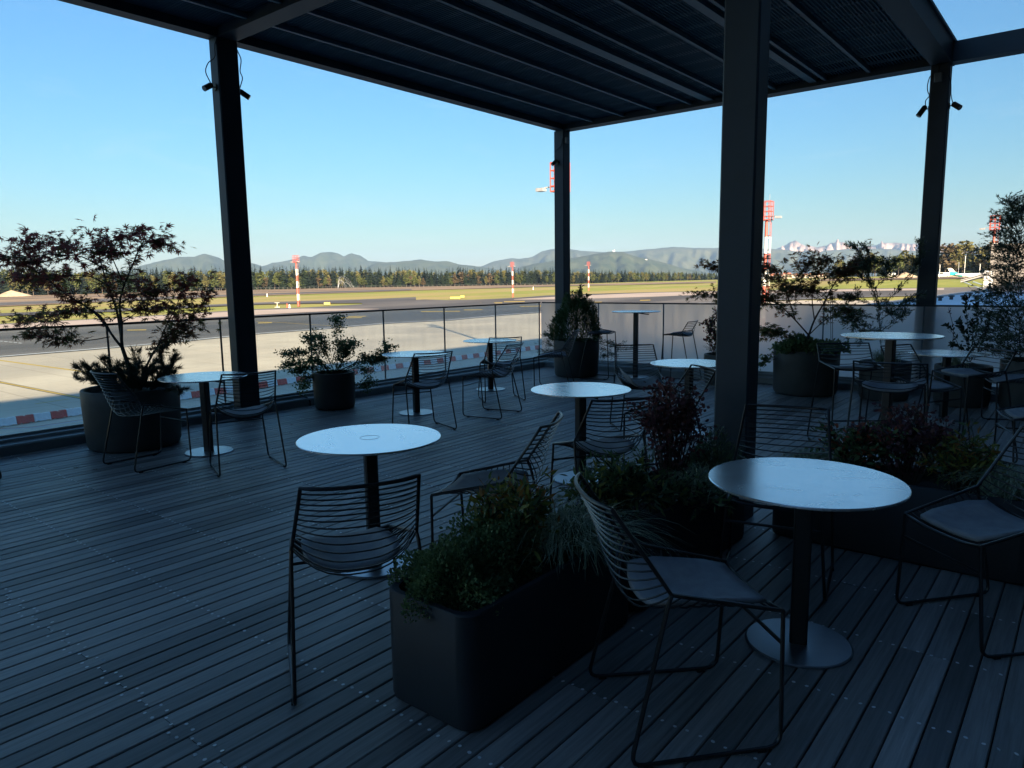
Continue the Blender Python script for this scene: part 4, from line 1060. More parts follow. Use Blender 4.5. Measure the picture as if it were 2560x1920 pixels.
bmr, bmw = barrier_mesh(M['bred']), barrier_mesh(M['bwhite'])
yb = 12.0; i = 0
while yb < 92:
    p0 = np.interp(yb, [10, 14, 18, 38, 80], [-55.0, -55.0, -55.3, -56.8, -57.5])
    o = mkobj('traffic_barrier', bmr if i % 2 == 0 else bmw); o.location = (p0+random.uniform(-.04, .04), yb, GZ+.012); o.rotation_euler = (0, 0, random.uniform(-.03, .03)+.03)
    tag(o, ('red' if i % 2 == 0 else 'white')+' plastic barrier unit in the long row on the apron', 'barrier', 'plastic barriers on the apron'); yb += 1.03; i += 1

# ------------------------------------------------------------------ small airfield things
M['hwall0'] = pmat('weathered_white', (.5, .46, .4), rough=.7, var=.15)
M['signy'] = pmat('sign_yellow', (.72, .47, .03), rough=.5, var=.05)
M['blacks'] = pmat('sign_black', (.02, .02, .02), rough=.5)
def sign(px, py, w, h, label, mirror=False):
    p = gbase(px, py); d = norm((O-p)[None])[0]; t = empty('taxi_sign', tuple(p), math.atan2(d[1], d[0])); tag(t, label, 'sign', 'yellow taxiway signs')
    MB().box((-.15, -w/2, .25), (.15, w/2, .25+h)).build('panel', M['signy'], t)
    MB().box((-.16, -w/2-.25, .2), (.16, -w/2-.005, .3+h)).build('end_cap', M['blacks'], t)
    for s in (-1, 1): MB().box((-.1, s*w*.35-.06, 0), (.1, s*w*.35+.06, .25)).build('leg', M['blacks'], t)
sign(818, 763, 2.4, 1.0, 'yellow taxiway sign in the grass right of the first mast')
sign(1138, 747.5, 5.2, .85, 'long yellow taxiway sign on the far grass island')
sign(1156, 744.5, 2.0, 1.0, 'small yellow sign right of the long one')
def marker(px, py, h, w, label, mat):
    p = gbase(px, py); t = empty('marker_post', tuple(p)); tag(t, label, 'marker')
    MB().lathe([(w*.6, 0), (w*.6, h*.2), (w*.35, h*.25), (w*.3, h*.8), (w*.45, h*.82), (w*.2, h)], 8).build('post', mat, t)
marker(718, 769, 1.7, .55, 'orange marker post left of the first mast', M['mred'])
marker(724, 770, 1.4, .8, 'pale marker post left of the first mast', M['mwhite'])
marker(745.5, 762, 2.6, .8, 'yellow marker beside the foot of the first mast', M['signy'])
marker(1333, 724, 2.6, .8, 'white marker left of the corner column', M['mwhite'])
marker(668, 742, 2.2, .8, 'small white marker beyond the first mast', M['mwhite'])
p = gbase(693, 769); t = empty('wind_sensor', tuple(p)); tag(t, 'white wind sensor on a stubby post in the grass', 'sensor')
MB().box((-.6, -.8, .0), (.6, .8, .35)).build('base', M['hwall0'], t); MB().tube([(0, 0, .35), (.05, .1, 1.9)], .16, 8).build('post', M['hwall0'], t); MB().box((-.3, -.95, 1.9), (.3, .95, 2.1)).build('crossarm', M['hwall0'], t)

def vehicle(name, px, py, L, W, Hh, body, label, cabin=.5, yaw=None, cat='van', zoff=0):
    p = gbase(px, py); d = norm((p-O)[None])[0]; t = empty(name, (p[0], p[1], p[2]+zoff), math.atan2(d[1], d[0])+math.pi/2+(yaw or 0)); tag(t, label, cat)
    m = MB(); prof = [(-L/2, .5), (L/2, .5), (L/2, Hh*.55), (L/2-L*.12, Hh*.6), (L/2-L*.24, Hh), (-L/2+L*.02, Hh), (-L/2, Hh*.9)]; n = len(prof)
    for y in (-W/2, W/2):
        for x, z in prof: m.v.append((x, y, z))
    for q in range(n): m.face([q, (q+1) % n, (q+1) % n+n, q+n])
    m.face(list(range(n))[::-1]); m.face(list(range(n, 2*n))); m.build('body', body, t)
    m = MB()
    for s in (-1, 1): m.box((L*.02, s*(W/2+.012)-.01, Hh*.62), (L*.30, s*(W/2+.012)+.01, Hh*.9))
    m.build('window', M['fglass'], t)
    for sx in (-.32, .32):
        for s in (-1, 1): MB().tube([(sx*L, s*W/2-.12*s, .38), (sx*L, s*W/2+.05*s, .38)], .38, 10).build('wheel', M['rubber'], t)
vehicle('van', 1252, 712, 6.5, 2.2, 2.7, M['mwhite'], 'white van on the perimeter road by the wood edge')
vehicle('van', 1304, 711.5, 5.0, 2.1, 2.3, M['mwhite'], 'smaller white van beside the perimeter fence')
vehicle('truck', 2358, 692.5, 9, 2.6, 3.8, M['mwhite'], 'white truck parked left of the aircraft tail', cat='truck')
vehicle('truck', 2368, 692, 10, 2.6, 3.2, pmat('truck_orange', (.45, .2, .1), rough=.5), 'orange fronted truck beside the copse', cat='truck')
vehicle('truck', 2228, 692, 7, 2.6, 3.4, M['mwhite'], 'white lorry at the copse edge behind the feathery conifer', cat='truck')
vehicle('van', 2388, 693, 7, 2.6, 3.0, pmat('van_tan', (.4, .33, .26), rough=.5), 'tan van in the parked row by the aircraft')
M['sand'] = pmat('sand_heap', (.42, .33, .22), rough=.95, var=.2, scale=.3)
def heap(px, py, w, h, label):
    p = gbase(px, py); m = MB(); n = 18; P = []
    for j in range(5):
        for k in range(n):
            a = 2*math.pi*k/n; r = (1-j/4)**.9*w*(1+.18*math.sin(3*a+px)); P.append((r*math.cos(a), r*math.sin(a)*.6, h*(j/4)**.8*(1-.15*math.sin(2*a))))
    m.v = P
    for j in range(4):
        for k in range(n): a = j*n+k; b = j*n+(k+1) % n; m.face([a, b, b+n, a+n])
    o = m.build('sand_heap', M['sand'], None, True); d = norm((p-O)[None])[0]; o.location = tuple(p-np.array([0, 0, .3])); o.rotation_euler = (0, 0, math.atan2(d[1], d[0])+math.pi/2); tag(o, label, 'heap')
heap(2262, 693, 10, 4.2, 'pale sand heap in front of the copse'); heap(30, 741, 16, 5.5, 'ochre earth heap at the field edge behind the red maple')

# parked aircraft: rear fuselage, fin and tailplane show above the annex roof
p = tpix(2425, 697); d = norm((p-O)[None])[0]; d[2] = 0; d = norm(d[None])[0]
ac = empty('parked_aircraft', tuple(p), math.atan2(-d[0], d[1])+R(8)); tag(ac, 'parked regional jet with teal tail behind the annex canopy', 'aircraft')
M['acw'] = pmat('aircraft_white', (.72, .75, .76), rough=.3, var=.03); M['act'] = pmat('aircraft_teal', (.03, .42, .46), rough=.3, var=.05)
# local +x runs to the right in view (nose), tail at left
MB().tube([(-14, 0, 3.6), (-11, 0, 3.3), (-7, 0, 2.9), (0, 0, 2.7), (9, 0, 2.7), (14, 0, 2.5), (16.5, 0, 2.2)], [.25, .75, 1.2, 1.35, 1.35, 1.0, .2], 16).build('fuselage', M['acw'], ac, True)
MB().tube([(-13.4, 0, 3.52), (-11, 0, 3.3), (-7, 0, 2.9), (-5.2, 0, 2.83)], [.42, .78, 1.23, 1.31], 16).build('tail_paint', M['act'], ac, True)
def slab(pts, th, name, mat, ax):
    m = MB(); n = len(pts)
    for s in (-th, th):
        for a, b in pts: m.v.append((a, s, b) if ax == 'y' else (a, b, s+7.9))
    for q in range(n): m.face([q, (q+1) % n, (q+1) % n+n, q+n])
    m.face(list(range(n))[::-1]); m.face(list(range(n, 2*n))); return m.build(name, mat, ac)
slab([(-12.5, 3.9), (-7.4, 3.9), (-9.6, 5.2), (-11.6, 7.6), (-14.8, 7.9), (-14.0, 6.4)], .14, 'fin', M['acw'], 'y')
slab([(-13.2, 4.0), (-7.6, 4.0), (-9.4, 5.1), (-12.9, 5.5)], .17, 'fin_paint', M['act'], 'y')
slab([(-15.6, -4.2), (-14.4, -4.2), (-12.2, 0), (-14.4, 4.2), (-15.6, 4.2), (-15.4, 0)], .09, 'tailplane', M['acw'], 'z')
for s in (-1, 1): MB().tube([(-9.6, s*1.9, 3.3), (-6.4, s*1.9, 3.3), (-5.4, s*1.9, 3.3)], [.4, .62, .5], 12).build('engine', M['acw'], ac, True)
for s in (-1, 1): MB().box((-3, min(s*1.0, s*10.5), 1.7), (1.2, max(s*1.0, s*10.5), 1.95)).build('wing', M['acw'], ac)
for x, y in ((11, 0), (-1.5, 2), (-1.5, -2)): MB().tube([(x, y, 0), (x, y, 2.0)], .2, 8).build('landing_gear', M['darkmetal'], ac)
# light poles by the copse
for x, top in ((2348, 662), (2395, 656), (2448, 660), (2410, 640)):
    p = tpix(x, 694); q = hdist(x, top, math.hypot(p[0], p[1])); hh = q[2]-p[2]; t = empty('lamp_pole', tuple(p)); tag(t, 'thin pale lamp pole before the copse', 'lamp pole', 'lamp poles before the copse')
    MB().tube([(0, 0, 0), (0, 0, hh)], .22, 6).build('pole', M['mwhite'], t); MB().cbox((0, 0, hh), (1.4, .5, .3)).build('lamp_head', M['lampg'], t)
# perimeter fence
fe = empty('perimeter_fence', tuple(tpix(640, 722))); tag(fe, 'pale post and wire fence in front of the far wood', 'fence'); m = MB(); top = []
fo = np.array(fe.location)
for px in np.arange(-40, 1420, 11.0):
    yy = float(np.interp(px, [0, 640, 1400], [738.5, 724.5, 711.5])); p = tpix(px, yy)-fo; m.tube([tuple(p), tuple(p+np.array([0, 0, 2.3]))], .06, 4); top.append(tuple(p+np.array([0, 0, 2.4])))
tag(m.build('posts', M['hwall0'], fe), None, None, None, 'stuff'); MB().tube(top, .05, 3).build('wire', M['lampg'], fe)
# houses of the village below the mountains
M['hwall'] = pmat('house_wall', (.55, .48, .40), rough=.8, var=.1); M['hroof'] = pmat('house_roof', (.30, .12, .075), rough=.8, var=.2)
for k in range(26):
    px = 1925+k*5.3+random.uniform(-2, 2); p = tpix(px, 700); d = norm((p-O)[None])[0]; r_ = random.uniform(1150, 1500); x, y = d[0]*r_, d[1]*r_; z = tz(x, y)-.5
    t = empty('village_house', (x, y, z), random.uniform(0, 3.1)); w, l, h = random.uniform(5, 7), random.uniform(8, 13), random.uniform(4, 6.5)
    tag(t, random.choice(['pale village house with red roof', 'pale village house with red roof'])+' below the far mountains', 'house', 'village houses')
    MB().box((-l/2, -w/2, 0), (l/2, w/2, h)).build('wall', M['hwall'], t)
    m = MB(); m.v = [(-l/2-.4, -w/2-.4, h), (l/2+.4, -w/2-.4, h), (l/2+.4, w/2+.4, h), (-l/2-.4, w/2+.4, h), (-l/2-.4, 0, h+w*.42), (l/2+.4, 0, h+w*.42)]
    for q in ((0, 1, 5, 4), (2, 3, 4, 5), (0, 4, 3), (1, 2, 5), (3, 2, 1, 0)): m.face(list(q))
    m.build('roof', M['hroof'], t)
    for s in (-1, 1): MB().box((s*l*.2-.5, -w/2-.03, h*.35), (s*l*.2+.5, -w/2-.003, h*.7)).build('window', M['fglass'], t)
# chapel and white cliffs on the near hill
p = hdist(1534, 626.5, 8500); t = empty('hill_chapel', tuple(p-np.array([0, 0, 14]))); tag(t, 'tiny white chapel on top of the near wooded hill', 'chapel')
MB().box((-9, -6, 0), (9, 6, 16)).build('nave', M['mwhite'], t); MB().box((9.02, -4, 0), (15, 4, 24)).build('tower', M['mwhite'], t)
p = hdist(1615, 648, 8380); t = empty('hillside_manor', tuple(p-np.array([0, 0, 5]))); tag(t, 'white manor on the shoulder of the near wooded hill', 'building')
MB().box((-15, -6, -6), (15, 6, 2)).build('wall', M['mwhite'], t); MB().box((-6, -7, 2.01), (7, 7, 5)).build('upper_wall', M['mwhite'], t)
# water spray over the field
M['spray'] = pmat('water_spray', (.85, .87, .9), rough=.6, trans=.5, var=.05)
p = tpix(866, 722); t = empty('water_spray', tuple(p)); tag(t, 'white water spray arching over the field in front of the wood', 'water spray'); m = MB(); d = norm((p-O)[None])[0]; rgt = np.array([d[1], -d[0], 0])*1.0
D_ = math.hypot(p[0], p[1]); sc_ = D_/F_PX
for k in range(16):
    f = random.random(); x0 = -20*sc_; hgt = random.uniform(10, 25)*sc_; reach = random.uniform(10, 48)*sc_
    P = []
    for u in np.linspace(0, 1, 9): P.append(tuple(rgt*(x0+reach*u*random.uniform(.97, 1.03))+np.array([0, 0, hgt*(4*u**.55*(1-u**.75))*1.0+.2+hgt*.05*random.random()])+d*np.array([1, 1, 0])*(f-.5)*8*u))
    m.tube(P, [.02]+[.034*random.uniform(.4, 1)]*7+[.012], 4)
tag(m.build('jets', M['spray'], t), None, None, None, 'stuff')
# ------------------------------------------------------------------ plants
L1 = foliage('maple_red_leaf', (.26, .055, .06), (.38, .11, .08), .62, .5, 9)
L2 = foliage('maple_green_leaf', (.11, .12, .045), (.19, .175, .065), .6, .5, 9)
L3 = foliage('maple_bronze_leaf', (.20, .085, .055), (.28, .14, .07), .6, .5, 9)
PINE = foliage('pine_needle', (.03, .05, .034), (.065, .088, .05), .15)
JUN = foliage('juniper_spray', (.07, .115, .08), (.14, .2, .13), .3)
THU = foliage('thuja_green', (.035, .08, .028), (.08, .14, .045), .2)
COT = foliage('cotoneaster_leaf', (.08, .135, .055), (.16, .24, .10), .35)
GLO = foliage('glossy_leaf', (.02, .036, .024), (.045, .07, .04), .15, .22)
NAN = foliage('nandina_leaf', (.075, .135, .055), (.16, .22, .09), .35, .35)
NAO = foliage('nandina_orange', (.24, .11, .03), (.36, .17, .045), .3, .4)
NAY = foliage('nandina_yellow', (.19, .20, .04), (.30, .27, .06), .3, .4)
THY = foliage('mound_leaf', (.12, .19, .08), (.24, .32, .14), .25, .5)
BAR = foliage('barberry_leaf', (.095, .04, .052), (.17, .07, .08), .3, .45)
BER = foliage('berry_leaf', (.14, .045, .045), (.22, .08, .055), .3, .45)
REDT = foliage('red_tip_leaf', (.30, .07, .04), (.42, .11, .05), .3, .45)
GRA = foliage('grass_blade', (.22, .27, .15), (.5, .55, .38), .3, .5, 14)
M['stem'] = pmat('plant_stem', (.045, .035, .022), rough=.7, var=.2, scale=20)

def depth_of(p): return float((np.asarray(p)-O)@FW)
def smooth(pts, k=3):
    P = [np.asarray(p, float) for p in pts]; out = []
    for i in range(len(P)-1):
        p0 = P[max(i-1, 0)]; p1 = P[i]; p2 = P[i+1]; p3 = P[min(i+2, len(P)-1)]
        for j in range(k):
            t = j/k; out.append(.5*((2*p1)+(-p0+p2)*t+(2*p0-5*p1+4*p2-p3)*t*t+(-p0+3*p1-3*p2+p3)*t**3))
    out.append(P[-1]); return out
def px_branch(pts, D, o0, o1):
    n = len(pts); return smooth([atd(x, y, D+o0+(o1-o0)*i/max(1, n-1)) for i, (x, y) in enumerate(pts)])
def thing(name, loc, label, cat='plant', group=None): 
    t = empty(name, tuple(loc)); tag(t, label, cat, group); return t
def local(pts, t): 
    l = np.array(t.location); return [tuple(np.asarray(p)-l) for p in pts]
def along_pts(br, n, t0=.25, spread=.05):
    """n points along a polyline with tangents"""
    P = np.array(br); m = len(P)-1; u = (t0+(1-t0)*rng.random(n)**.8)*m; i = np.minimum(u.astype(int), m-1); f = (u-i)[:, None]
    pos = P[i]*(1-f)+P[i+1]*f; tan = norm(P[i+1]-P[i]); return pos + rng.normal(scale=spread, size=(n, 3))*np.array([1, 1, .55]), tan
def twigs(br, n, L, t0=.3, up=.1):
    out = []
    for _ in range(n):
        p, t = along_pts(br, 1, t0, 0); d = norm(t[0]*.6+rng.normal(size=3)*np.array([.8, .8, .3])+np.array([0, 0, up]))
        q = p[0]+d*L*random.uniform(.5, 1.2); out.append([p[0], (p[0]+q)/2+np.array([0, 0, .015]), q])
    return out

def maple(name, base, D, branches, label, mats, nleaf, size, spread, tw, r0):
    t = thing(name, base, label, 'tree'); m = MB(); pos, al = [], []
    BR = []
    for k, (pts, ra, rb) in enumerate(branches):
        o1 = random.uniform(-.38, .38) if k else 0; o0 = 0
        b = px_branch(pts, D, o0, o1); BR.append((b, ra, rb))
        m.tube(local(b, t), list(np.linspace(ra, rb, len(b))), 6)
    T = []
    for b, ra, rb in BR[1:]:
        for w in twigs(b, tw, .25): T.append(w); m.tube(local(w, t), [.0035, .0025, .0015], 4)
    m.build('trunk', M['bark2'], t, True)
    lens = [sum(np.linalg.norm(np.array(b[i+1])-np.array(b[i])) for i in range(len(b)-1)) for b, _, _ in BR[1:]]
    tot = sum(lens)
    for (b, _, _), L in zip(BR[1:], lens):
        p, tg = along_pts(b, int(nleaf*.45*L/tot), .28, spread*.6); pos.append(p); al.append(tg*.5)
    for w in T:
        p, tg = along_pts(w, max(1, int(nleaf*.55/len(T))), .2, spread*.8); pos.append(p); al.append(tg*.7)
    pos = np.concatenate(pos); al = np.concatenate(al); n = len(pos)
    al = norm(al+rng.normal(size=(n, 3))*np.array([.7, .7, .25])+np.array([0, 0, -.35])); nm = norm(rng.normal(size=(n, 3))*.55+np.array([0, 0, 1]))
    sz = size*rng.uniform(.6, 1.15, n); zz = pos[:, 2]; hi = (zz-zz.min())/(np.ptp(zz)+1e-6)
    mi = np.where(rng.random(n) < np.clip(hi*1.1-.1, .05, .9), 0, np.where(rng.random(n) < .5, 1, 2)) if len(mats) > 2 else np.zeros(n, int)
    off = np.array(t.location); idx = rng.permutation(n); one, many = idx[:300], idx[300:]
    # 300 leaves as parts of their own (shared mesh per colour), the rest joined
    lm = []
    for mat in mats:
        me = bpy.data.meshes.new('leaf'); me.from_pydata([tuple(v) for v in PALM[0]], [], PALM[1]); me.materials.append(mat); me.update(); lm.append(me)
    for i in one:
        B = al[i]; A = norm(np.cross(B, nm[i])[None])[0]; C = np.cross(A, B)
        o = mkobj('leaf', lm[mi[i]], t); s = sz[i]; p = pos[i]-off
        o.matrix_local = Matrix(((A[0]*s, B[0]*s, C[0]*s, p[0]), (A[1]*s, B[1]*s, C[1]*s, p[1]), (A[2]*s, B[2]*s, C[2]*s, p[2]), (0, 0, 0, 1)))
    me = cards('foliage', pos[many]-off, al[many], nm[many], PALM[0], PALM[1], sz[many], mats, mi[many])
    tag(mkobj('foliage', me, t), None, None, None, 'stuff'); return t

# red maple at the clear railing
D1_ = depth_of(POTS['P1'][0])
b1 = [([(340, 972), (328, 930), (318, 905), (306, 870)], .026, .020),
      ([(306, 870), (300, 820), (290, 770), (268, 710), (252, 655), (246, 625)], .016, .004),
      ([(306, 870), (288, 848), (268, 820), (240, 785), (205, 760), (165, 735), (120, 700), (75, 668), (40, 655)], .014, .003),
      ([(304, 858), (304, 810), (299, 760), (310, 715), (335, 655), (352, 618), (388, 600), (410, 612)], .015, .003),
      ([(280, 838), (255, 795), (220, 772), (175, 780), (112, 792), (55, 800)], .011, .003),
      ([(275, 842), (220, 851), (160, 851), (110, 840), (80, 828)], .006, .002),
      ([(350, 965), (362, 925), (378, 892), (395, 865), (430, 830), (470, 800), (508, 757), (520, 730)], .014, .003),
      ([(395, 865), (420, 805), (443, 762), (455, 718), (462, 702)], .008, .002),
      ([(299, 760), (330, 742), (365, 733), (395, 728)], .006, .002),
      ([(256, 670), (205, 642), (150, 640), (100, 658), (45, 648), (8, 640)], .008, .002),
      ([(272, 715), (222, 690), (170, 690), (112, 700), (66, 690), (42, 700)], .008, .002),
      ([(310, 715), (284, 652), (272, 625), (290, 596), (330, 588)], .007, .002),
      ([(100, 660), (80, 640), (66, 622), (82, 606)], .004, .0015),
      ([(205, 660), (180, 630), (165, 615), (150, 612)], .004, .0015),
      ([(335, 655), (300, 640), (262, 632), (232, 618)], .005, .0015),
      ([(300, 810), (330, 790), (360, 772), (400, 770)], .006, .002),
      ([(395, 865), (415, 850), (445, 840), (470, 820)], .006, .002)]
maple('maple_tree', (POTS['P1'][0]), D1_, b1, 'wide red leaved maple in the pot by the clear railing', [L1, L2, L3], 3000, .072, .085, 13, .03)
D5_ = depth_of(POTS['P5'][0])
b5 = [([(2012, 905), (2014, 870), (2022, 838)], .028, .020),
      ([(2022, 838), (2036, 800), (2064, 750), (2090, 703), (2130, 664), (2162, 648)], .014, .003),
      ([(2022, 838), (1988, 800), (1952, 765), (1920, 742), (1890, 758)], .012, .003),
      ([(2036, 800), (2030, 742), (2040, 692), (2060, 656)], .009, .002),
      ([(1988, 800), (1970, 742), (1950, 702), (1932, 665)], .009, .002),
      ([(2022, 838), (2058, 804), (2105, 775), (2122, 778)], .008, .002),
      ([(1952, 765), (1905, 742), (1850, 738), (1800, 735), (1745, 736)], .009, .002),
      ([(1950, 702), (1900, 690), (1840, 672), (1765, 664)], .007, .002),
      ([(2040, 692), (2075, 690), (2110, 680), (2145, 672)], .006, .002),
      ([(1970, 742), (2000, 710), (2010, 670), (2035, 652)], .006, .002),
      ([(2064, 750), (2040, 730), (2010, 722), (1980, 720)], .005, .002),
      ([(1920, 742), (1905, 720), (1900, 700), (1905, 668)], .005, .002),
      ([(2010, 850), (1975, 840), (1945, 830), (1925, 835)], .005, .002)]
maple('maple_tree', (POTS['P5'][0]), D5_, b5, 'dense dark green maple in the pot at the misted railing', [L3, L2, L2], 3300, .066, .085, 13, .03)

def spray_plant(name, base, label, branches, mat, n, size, tmpl, cat='shrub', spread=.03, open_=.9, trunk=True, tw=0, twl=.15, up=0.0):
    """feathery plant: cards standing off given world polylines"""
    t = thing(name, base, label, cat); m = MB(); pos, al = [], []
    allb = list(branches)
    for b in branches:
        if tw: allb += twigs(b, tw, twl, .25, up)
    for b in allb: m.tube(local(b, t), list(np.linspace(.005 if len(b) > 3 else .003, .0015, len(b))), 5)
    tag(m.build('stems', M['stem'], t, True), None, None, None, 'stuff')
    L = [np.linalg.norm(np.array(b[-1])-np.array(b[0])) for b in allb]; tot = sum(L)
    for b, l in zip(allb, L):
        p, tg = along_pts(b, max(2, int(n*l/tot)), .12, spread); pos.append(p); al.append(tg)
    pos = np.concatenate(pos); al = np.concatenate(al); k = len(pos)
    al = norm(al+rand_dirs(k)*open_+np.array([0, 0, up])); 
    me = cards('foliage', pos-np.array(t.location), al, rand_dirs(k), tmpl[0], tmpl[1], size*rng.uniform(.55, 1.2, k), mat if isinstance(mat, list) else [mat], rng.integers(0, len(mat), k) if isinstance(mat, list) else None)
    o = mkobj('foliage', me, t); tag(o, None, None, None, 'stuff'); return t
def px_poly(pts, D, spread=.25):
    o = random.uniform(-spread, spread); return px_branch(pts, D, 0, o)

# dwarf pine round the foot of the red maple
c = POTS['P1'][0]; br = []
for k in range(34):
    a = random.uniform(0, 6.28); r = POTS['P1'][1]*random.uniform(.25, .95); L = random.uniform(.16, .34); o_ = random.uniform(.2, 1.1)
    p0 = c+np.array([math.cos(a)*r*.6, math.sin(a)*r*.6, 0]); p2 = p0+np.array([math.cos(a)*L*o_, math.sin(a)*L*o_, L*.9]); br.append([p0, (p0+p2)/2+np.array([0, 0, -.02]), p2])
for pts in ([(265, 955), (235, 945), (205, 950), (188, 942)], [(290, 950), (268, 915), (255, 895)], [(420, 950), (428, 915), (432, 900)], [(400, 945), (405, 905), (400, 882)], [(430, 965), (445, 970), (452, 985)]): br.append(px_poly(pts, D1_, .2))
spray_plant('dwarf_pine', c, 'dark dwarf pine filling the pot under the red maple', br, PINE, 20000, .06, NEEDLE, spread=.012, open_=.75, tw=3, twl=.10, up=.25)
# trailing cotoneaster in the small pot
c = POTS['P2'][0]; D2_ = depth_of(c); br = []
for pts in ([(838, 940), (842, 900), (848, 860), (845, 820), (844, 792)], [(830, 935), (790, 900), (755, 880), (715, 885)], [(825, 935), (785, 880), (775, 850), (790, 842)], [(840, 935), (800, 905), (740, 905), (708, 915)], [(850, 935), (900, 900), (930, 895), (960, 885), (965, 870)], [(845, 935), (895, 915), (915, 935), (920, 960), (905, 965)], [(820, 940), (780, 940), (762, 960), (758, 975)], [(840, 930), (870, 880), (880, 860)], [(835, 930), (815, 880), (810, 850)], [(850, 930), (905, 900), (945, 905), (955, 900)], [(835, 940), (770, 915), (745, 930)], [(845, 930), (860, 895), (862, 870)]):
    for _ in range(2): br.append(px_poly([(x+random.uniform(-6, 6), y+random.uniform(-5, 5)) for x, y in pts], D2_, .25))
spray_plant('trailing_shrub', c, 'green trailing shrub with one upright spire in the small round pot', br, COT, 9500, .027, OVAL, spread=.04, open_=1.2, tw=7, twl=.12)
# dome thuja
c = POTS['P3'][0]; t = thing('thuja', c, 'dense green dome shaped thuja in the railing corner', 'shrub'); n = 7500
d = rand_dirs(n); d[:, 2] = np.abs(d[:, 2])*1.0-.12; rr = rng.uniform(.72, 1.03, n)[:, None]; bump = 1+.07*np.sin(d[:, :1]*9+d[:, 1:2]*7)
pos = d*rr*bump*np.array([.43, .43, .80])+np.array([0, 0, .10]); pos[:, 0:2] *= (1-.12*np.clip(pos[:, 2:3]/.9, 0, 1))
al = norm(d*.55+np.array([0, 0, .8])+rng.normal(scale=.3, size=(n, 3)))
tag(mkobj('foliage', cards('foliage', pos, al, rand_dirs(n), SPRAY[0], SPRAY[1], .075*rng.uniform(.6, 1.2, n), [THU]), t), None, None, None, 'stuff')
m = MB()
for k in range(5): m.tube([(0, 0, 0), (random.uniform(-.05, .05), random.uniform(-.05, .05), .3), (random.uniform(-.1, .1), random.uniform(-.1, .1), .7)], [.012, .008, .003], 5)
m.build('stems', M['stem'], t)
D3_ = depth_of(c)
br = [px_poly([(1420, 800), (1428, 745), (1432, 728)], D3_, .1), px_poly([(1440, 790), (1450, 735), (1452, 715)], D3_, .1), px_poly([(1455, 800), (1462, 750), (1470, 738)], D3_, .1)]
spray_plant('laurel_shoots', c+np.array([.02, 0, 0]), 'glossy dark shoots rising out of the thuja dome', br, GLO, 90, .06, LEAF, spread=.012, open_=.9)
br = [px_poly(p, D3_, .2) for p in ([(1400, 860), (1385, 850), (1365, 835)], [(1400, 868), (1380, 865), (1362, 850)], [(1405, 860), (1390, 835), (1375, 820)], [(1400, 870), (1375, 875), (1362, 880)])]
br += [px_poly(p, D3_, .2) for p in ([(1480, 855), (1510, 862), (1540, 868), (1578, 872)], [(1485, 858), (1515, 875), (1530, 885)], [(1475, 850), (1505, 855), (1545, 862)], [(1480, 860), (1500, 880), (1512, 892)])]
spray_plant('creeping_juniper', c+np.array([0, -.02, 0]), 'creeping juniper spilling over both sides of the thuja pot', br, JUN, 1500, .06, SPRAY, spread=.02, open_=.9, tw=6, twl=.13)
# berry shrub behind the middle column
c = POTS['P4'][0]; D4_ = depth_of(c); br = [px_poly([(1790+random.uniform(-12, 12), 885), (1785+random.uniform(-20, 14), 850), (1780+random.uniform(-32, 18), 800+random.uniform(-10, 20))], D4_, .2) for _ in range(9)]
br.append(px_poly([(1792, 880), (1788, 820), (1786, 768)], D4_, .05)); br.append(px_poly([(1795, 880), (1800, 820), (1796, 775)], D4_, .05))
spray_plant('berry_shrub', c, 'reddish berry shrub rising beside the middle column', br, [BER, BAR, COT], 900, .035, OVAL, spread=.02, open_=1.1, tw=4, twl=.12)
br = [[c, c+np.array([random.uniform(-.25, .25), random.uniform(-.25, .25), random.uniform(.1, .22)])] for _ in range(22)]; br = [[a, (a+b)/2, b] for a, b in br]
spray_plant('dwarf_conifer', c+np.array([0, .02, 0]), 'small dark conifer under the berry shrub', br, PINE, 900, .05, NEEDLE, spread=.02, open_=.8)
# ground cover below the green maple
c = POTS['P5'][0]; r5 = POTS['P5'][1]
def mound(c, rx, ry, h, n, seed=0):
    d = rand_dirs(n); d[:, 2] = np.abs(d[:, 2]); rr = rng.uniform(.55, 1.0, n)[:, None]; lump = 1+.18*np.sin(d[:, :1]*6+seed)+.14*np.cos(d[:, 1:2]*7+seed*2)
    p = d*rr*lump*np.array([rx, ry, h]); return p, norm(d+np.array([0, 0, .3])+rng.normal(scale=.45, size=(n, 3)))
def mound_plant(name, base, label, rx, ry, h, n, size, mats, tmpl=OVAL, seed=0, cat='shrub', stems=14):
    t = thing(name, base, label, cat); p, a = mound((0, 0, 0), rx, ry, h, n, seed)
    m = MB()
    for _ in range(stems):
        q = p[random.randrange(n)]; m.tube([(q[0]*.15, q[1]*.15, -.02), tuple(q*.55+np.array([0, 0, .02])), tuple(q*.95)], [.004, .003, .0015], 5)
    tag(m.build('stems', M['stem'], t), None, None, None, 'stuff')
    me = cards('foliage', p, a, rand_dirs(n), tmpl[0], tmpl[1], size*rng.uniform(.6, 1.3, n), mats, rng.choice(len(mats), n, p=([.8]+[.2/(len(mats)-1)]*(len(mats)-1)) if len(mats) > 1 else [1.0]))
    tag(mkobj('foliage', me, t), None, None, None, 'stuff'); return t
mound_plant('ground_cover', c+np.array([0, 0, .01]), 'leafy ground cover spilling over the green maple pot', r5*1.12, r5*1.12, .17, 2600, .045, [COT, THY], OVAL, 3)
br = [px_poly([(1960+random.uniform(-20, 20), 880), (1930, 890+random.uniform(-8, 12)), (1912, 900+random.uniform(-10, 10)), (1905, 912)], D5_, .15) for _ in range(5)]
spray_plant('trailing_ivy', c+np.array([-.02, 0, 0]), 'thin trailing runners left of the green maple pot', br, COT, 260, .035, OVAL, spread=.02, open_=1.2, tw=3, twl=.1)
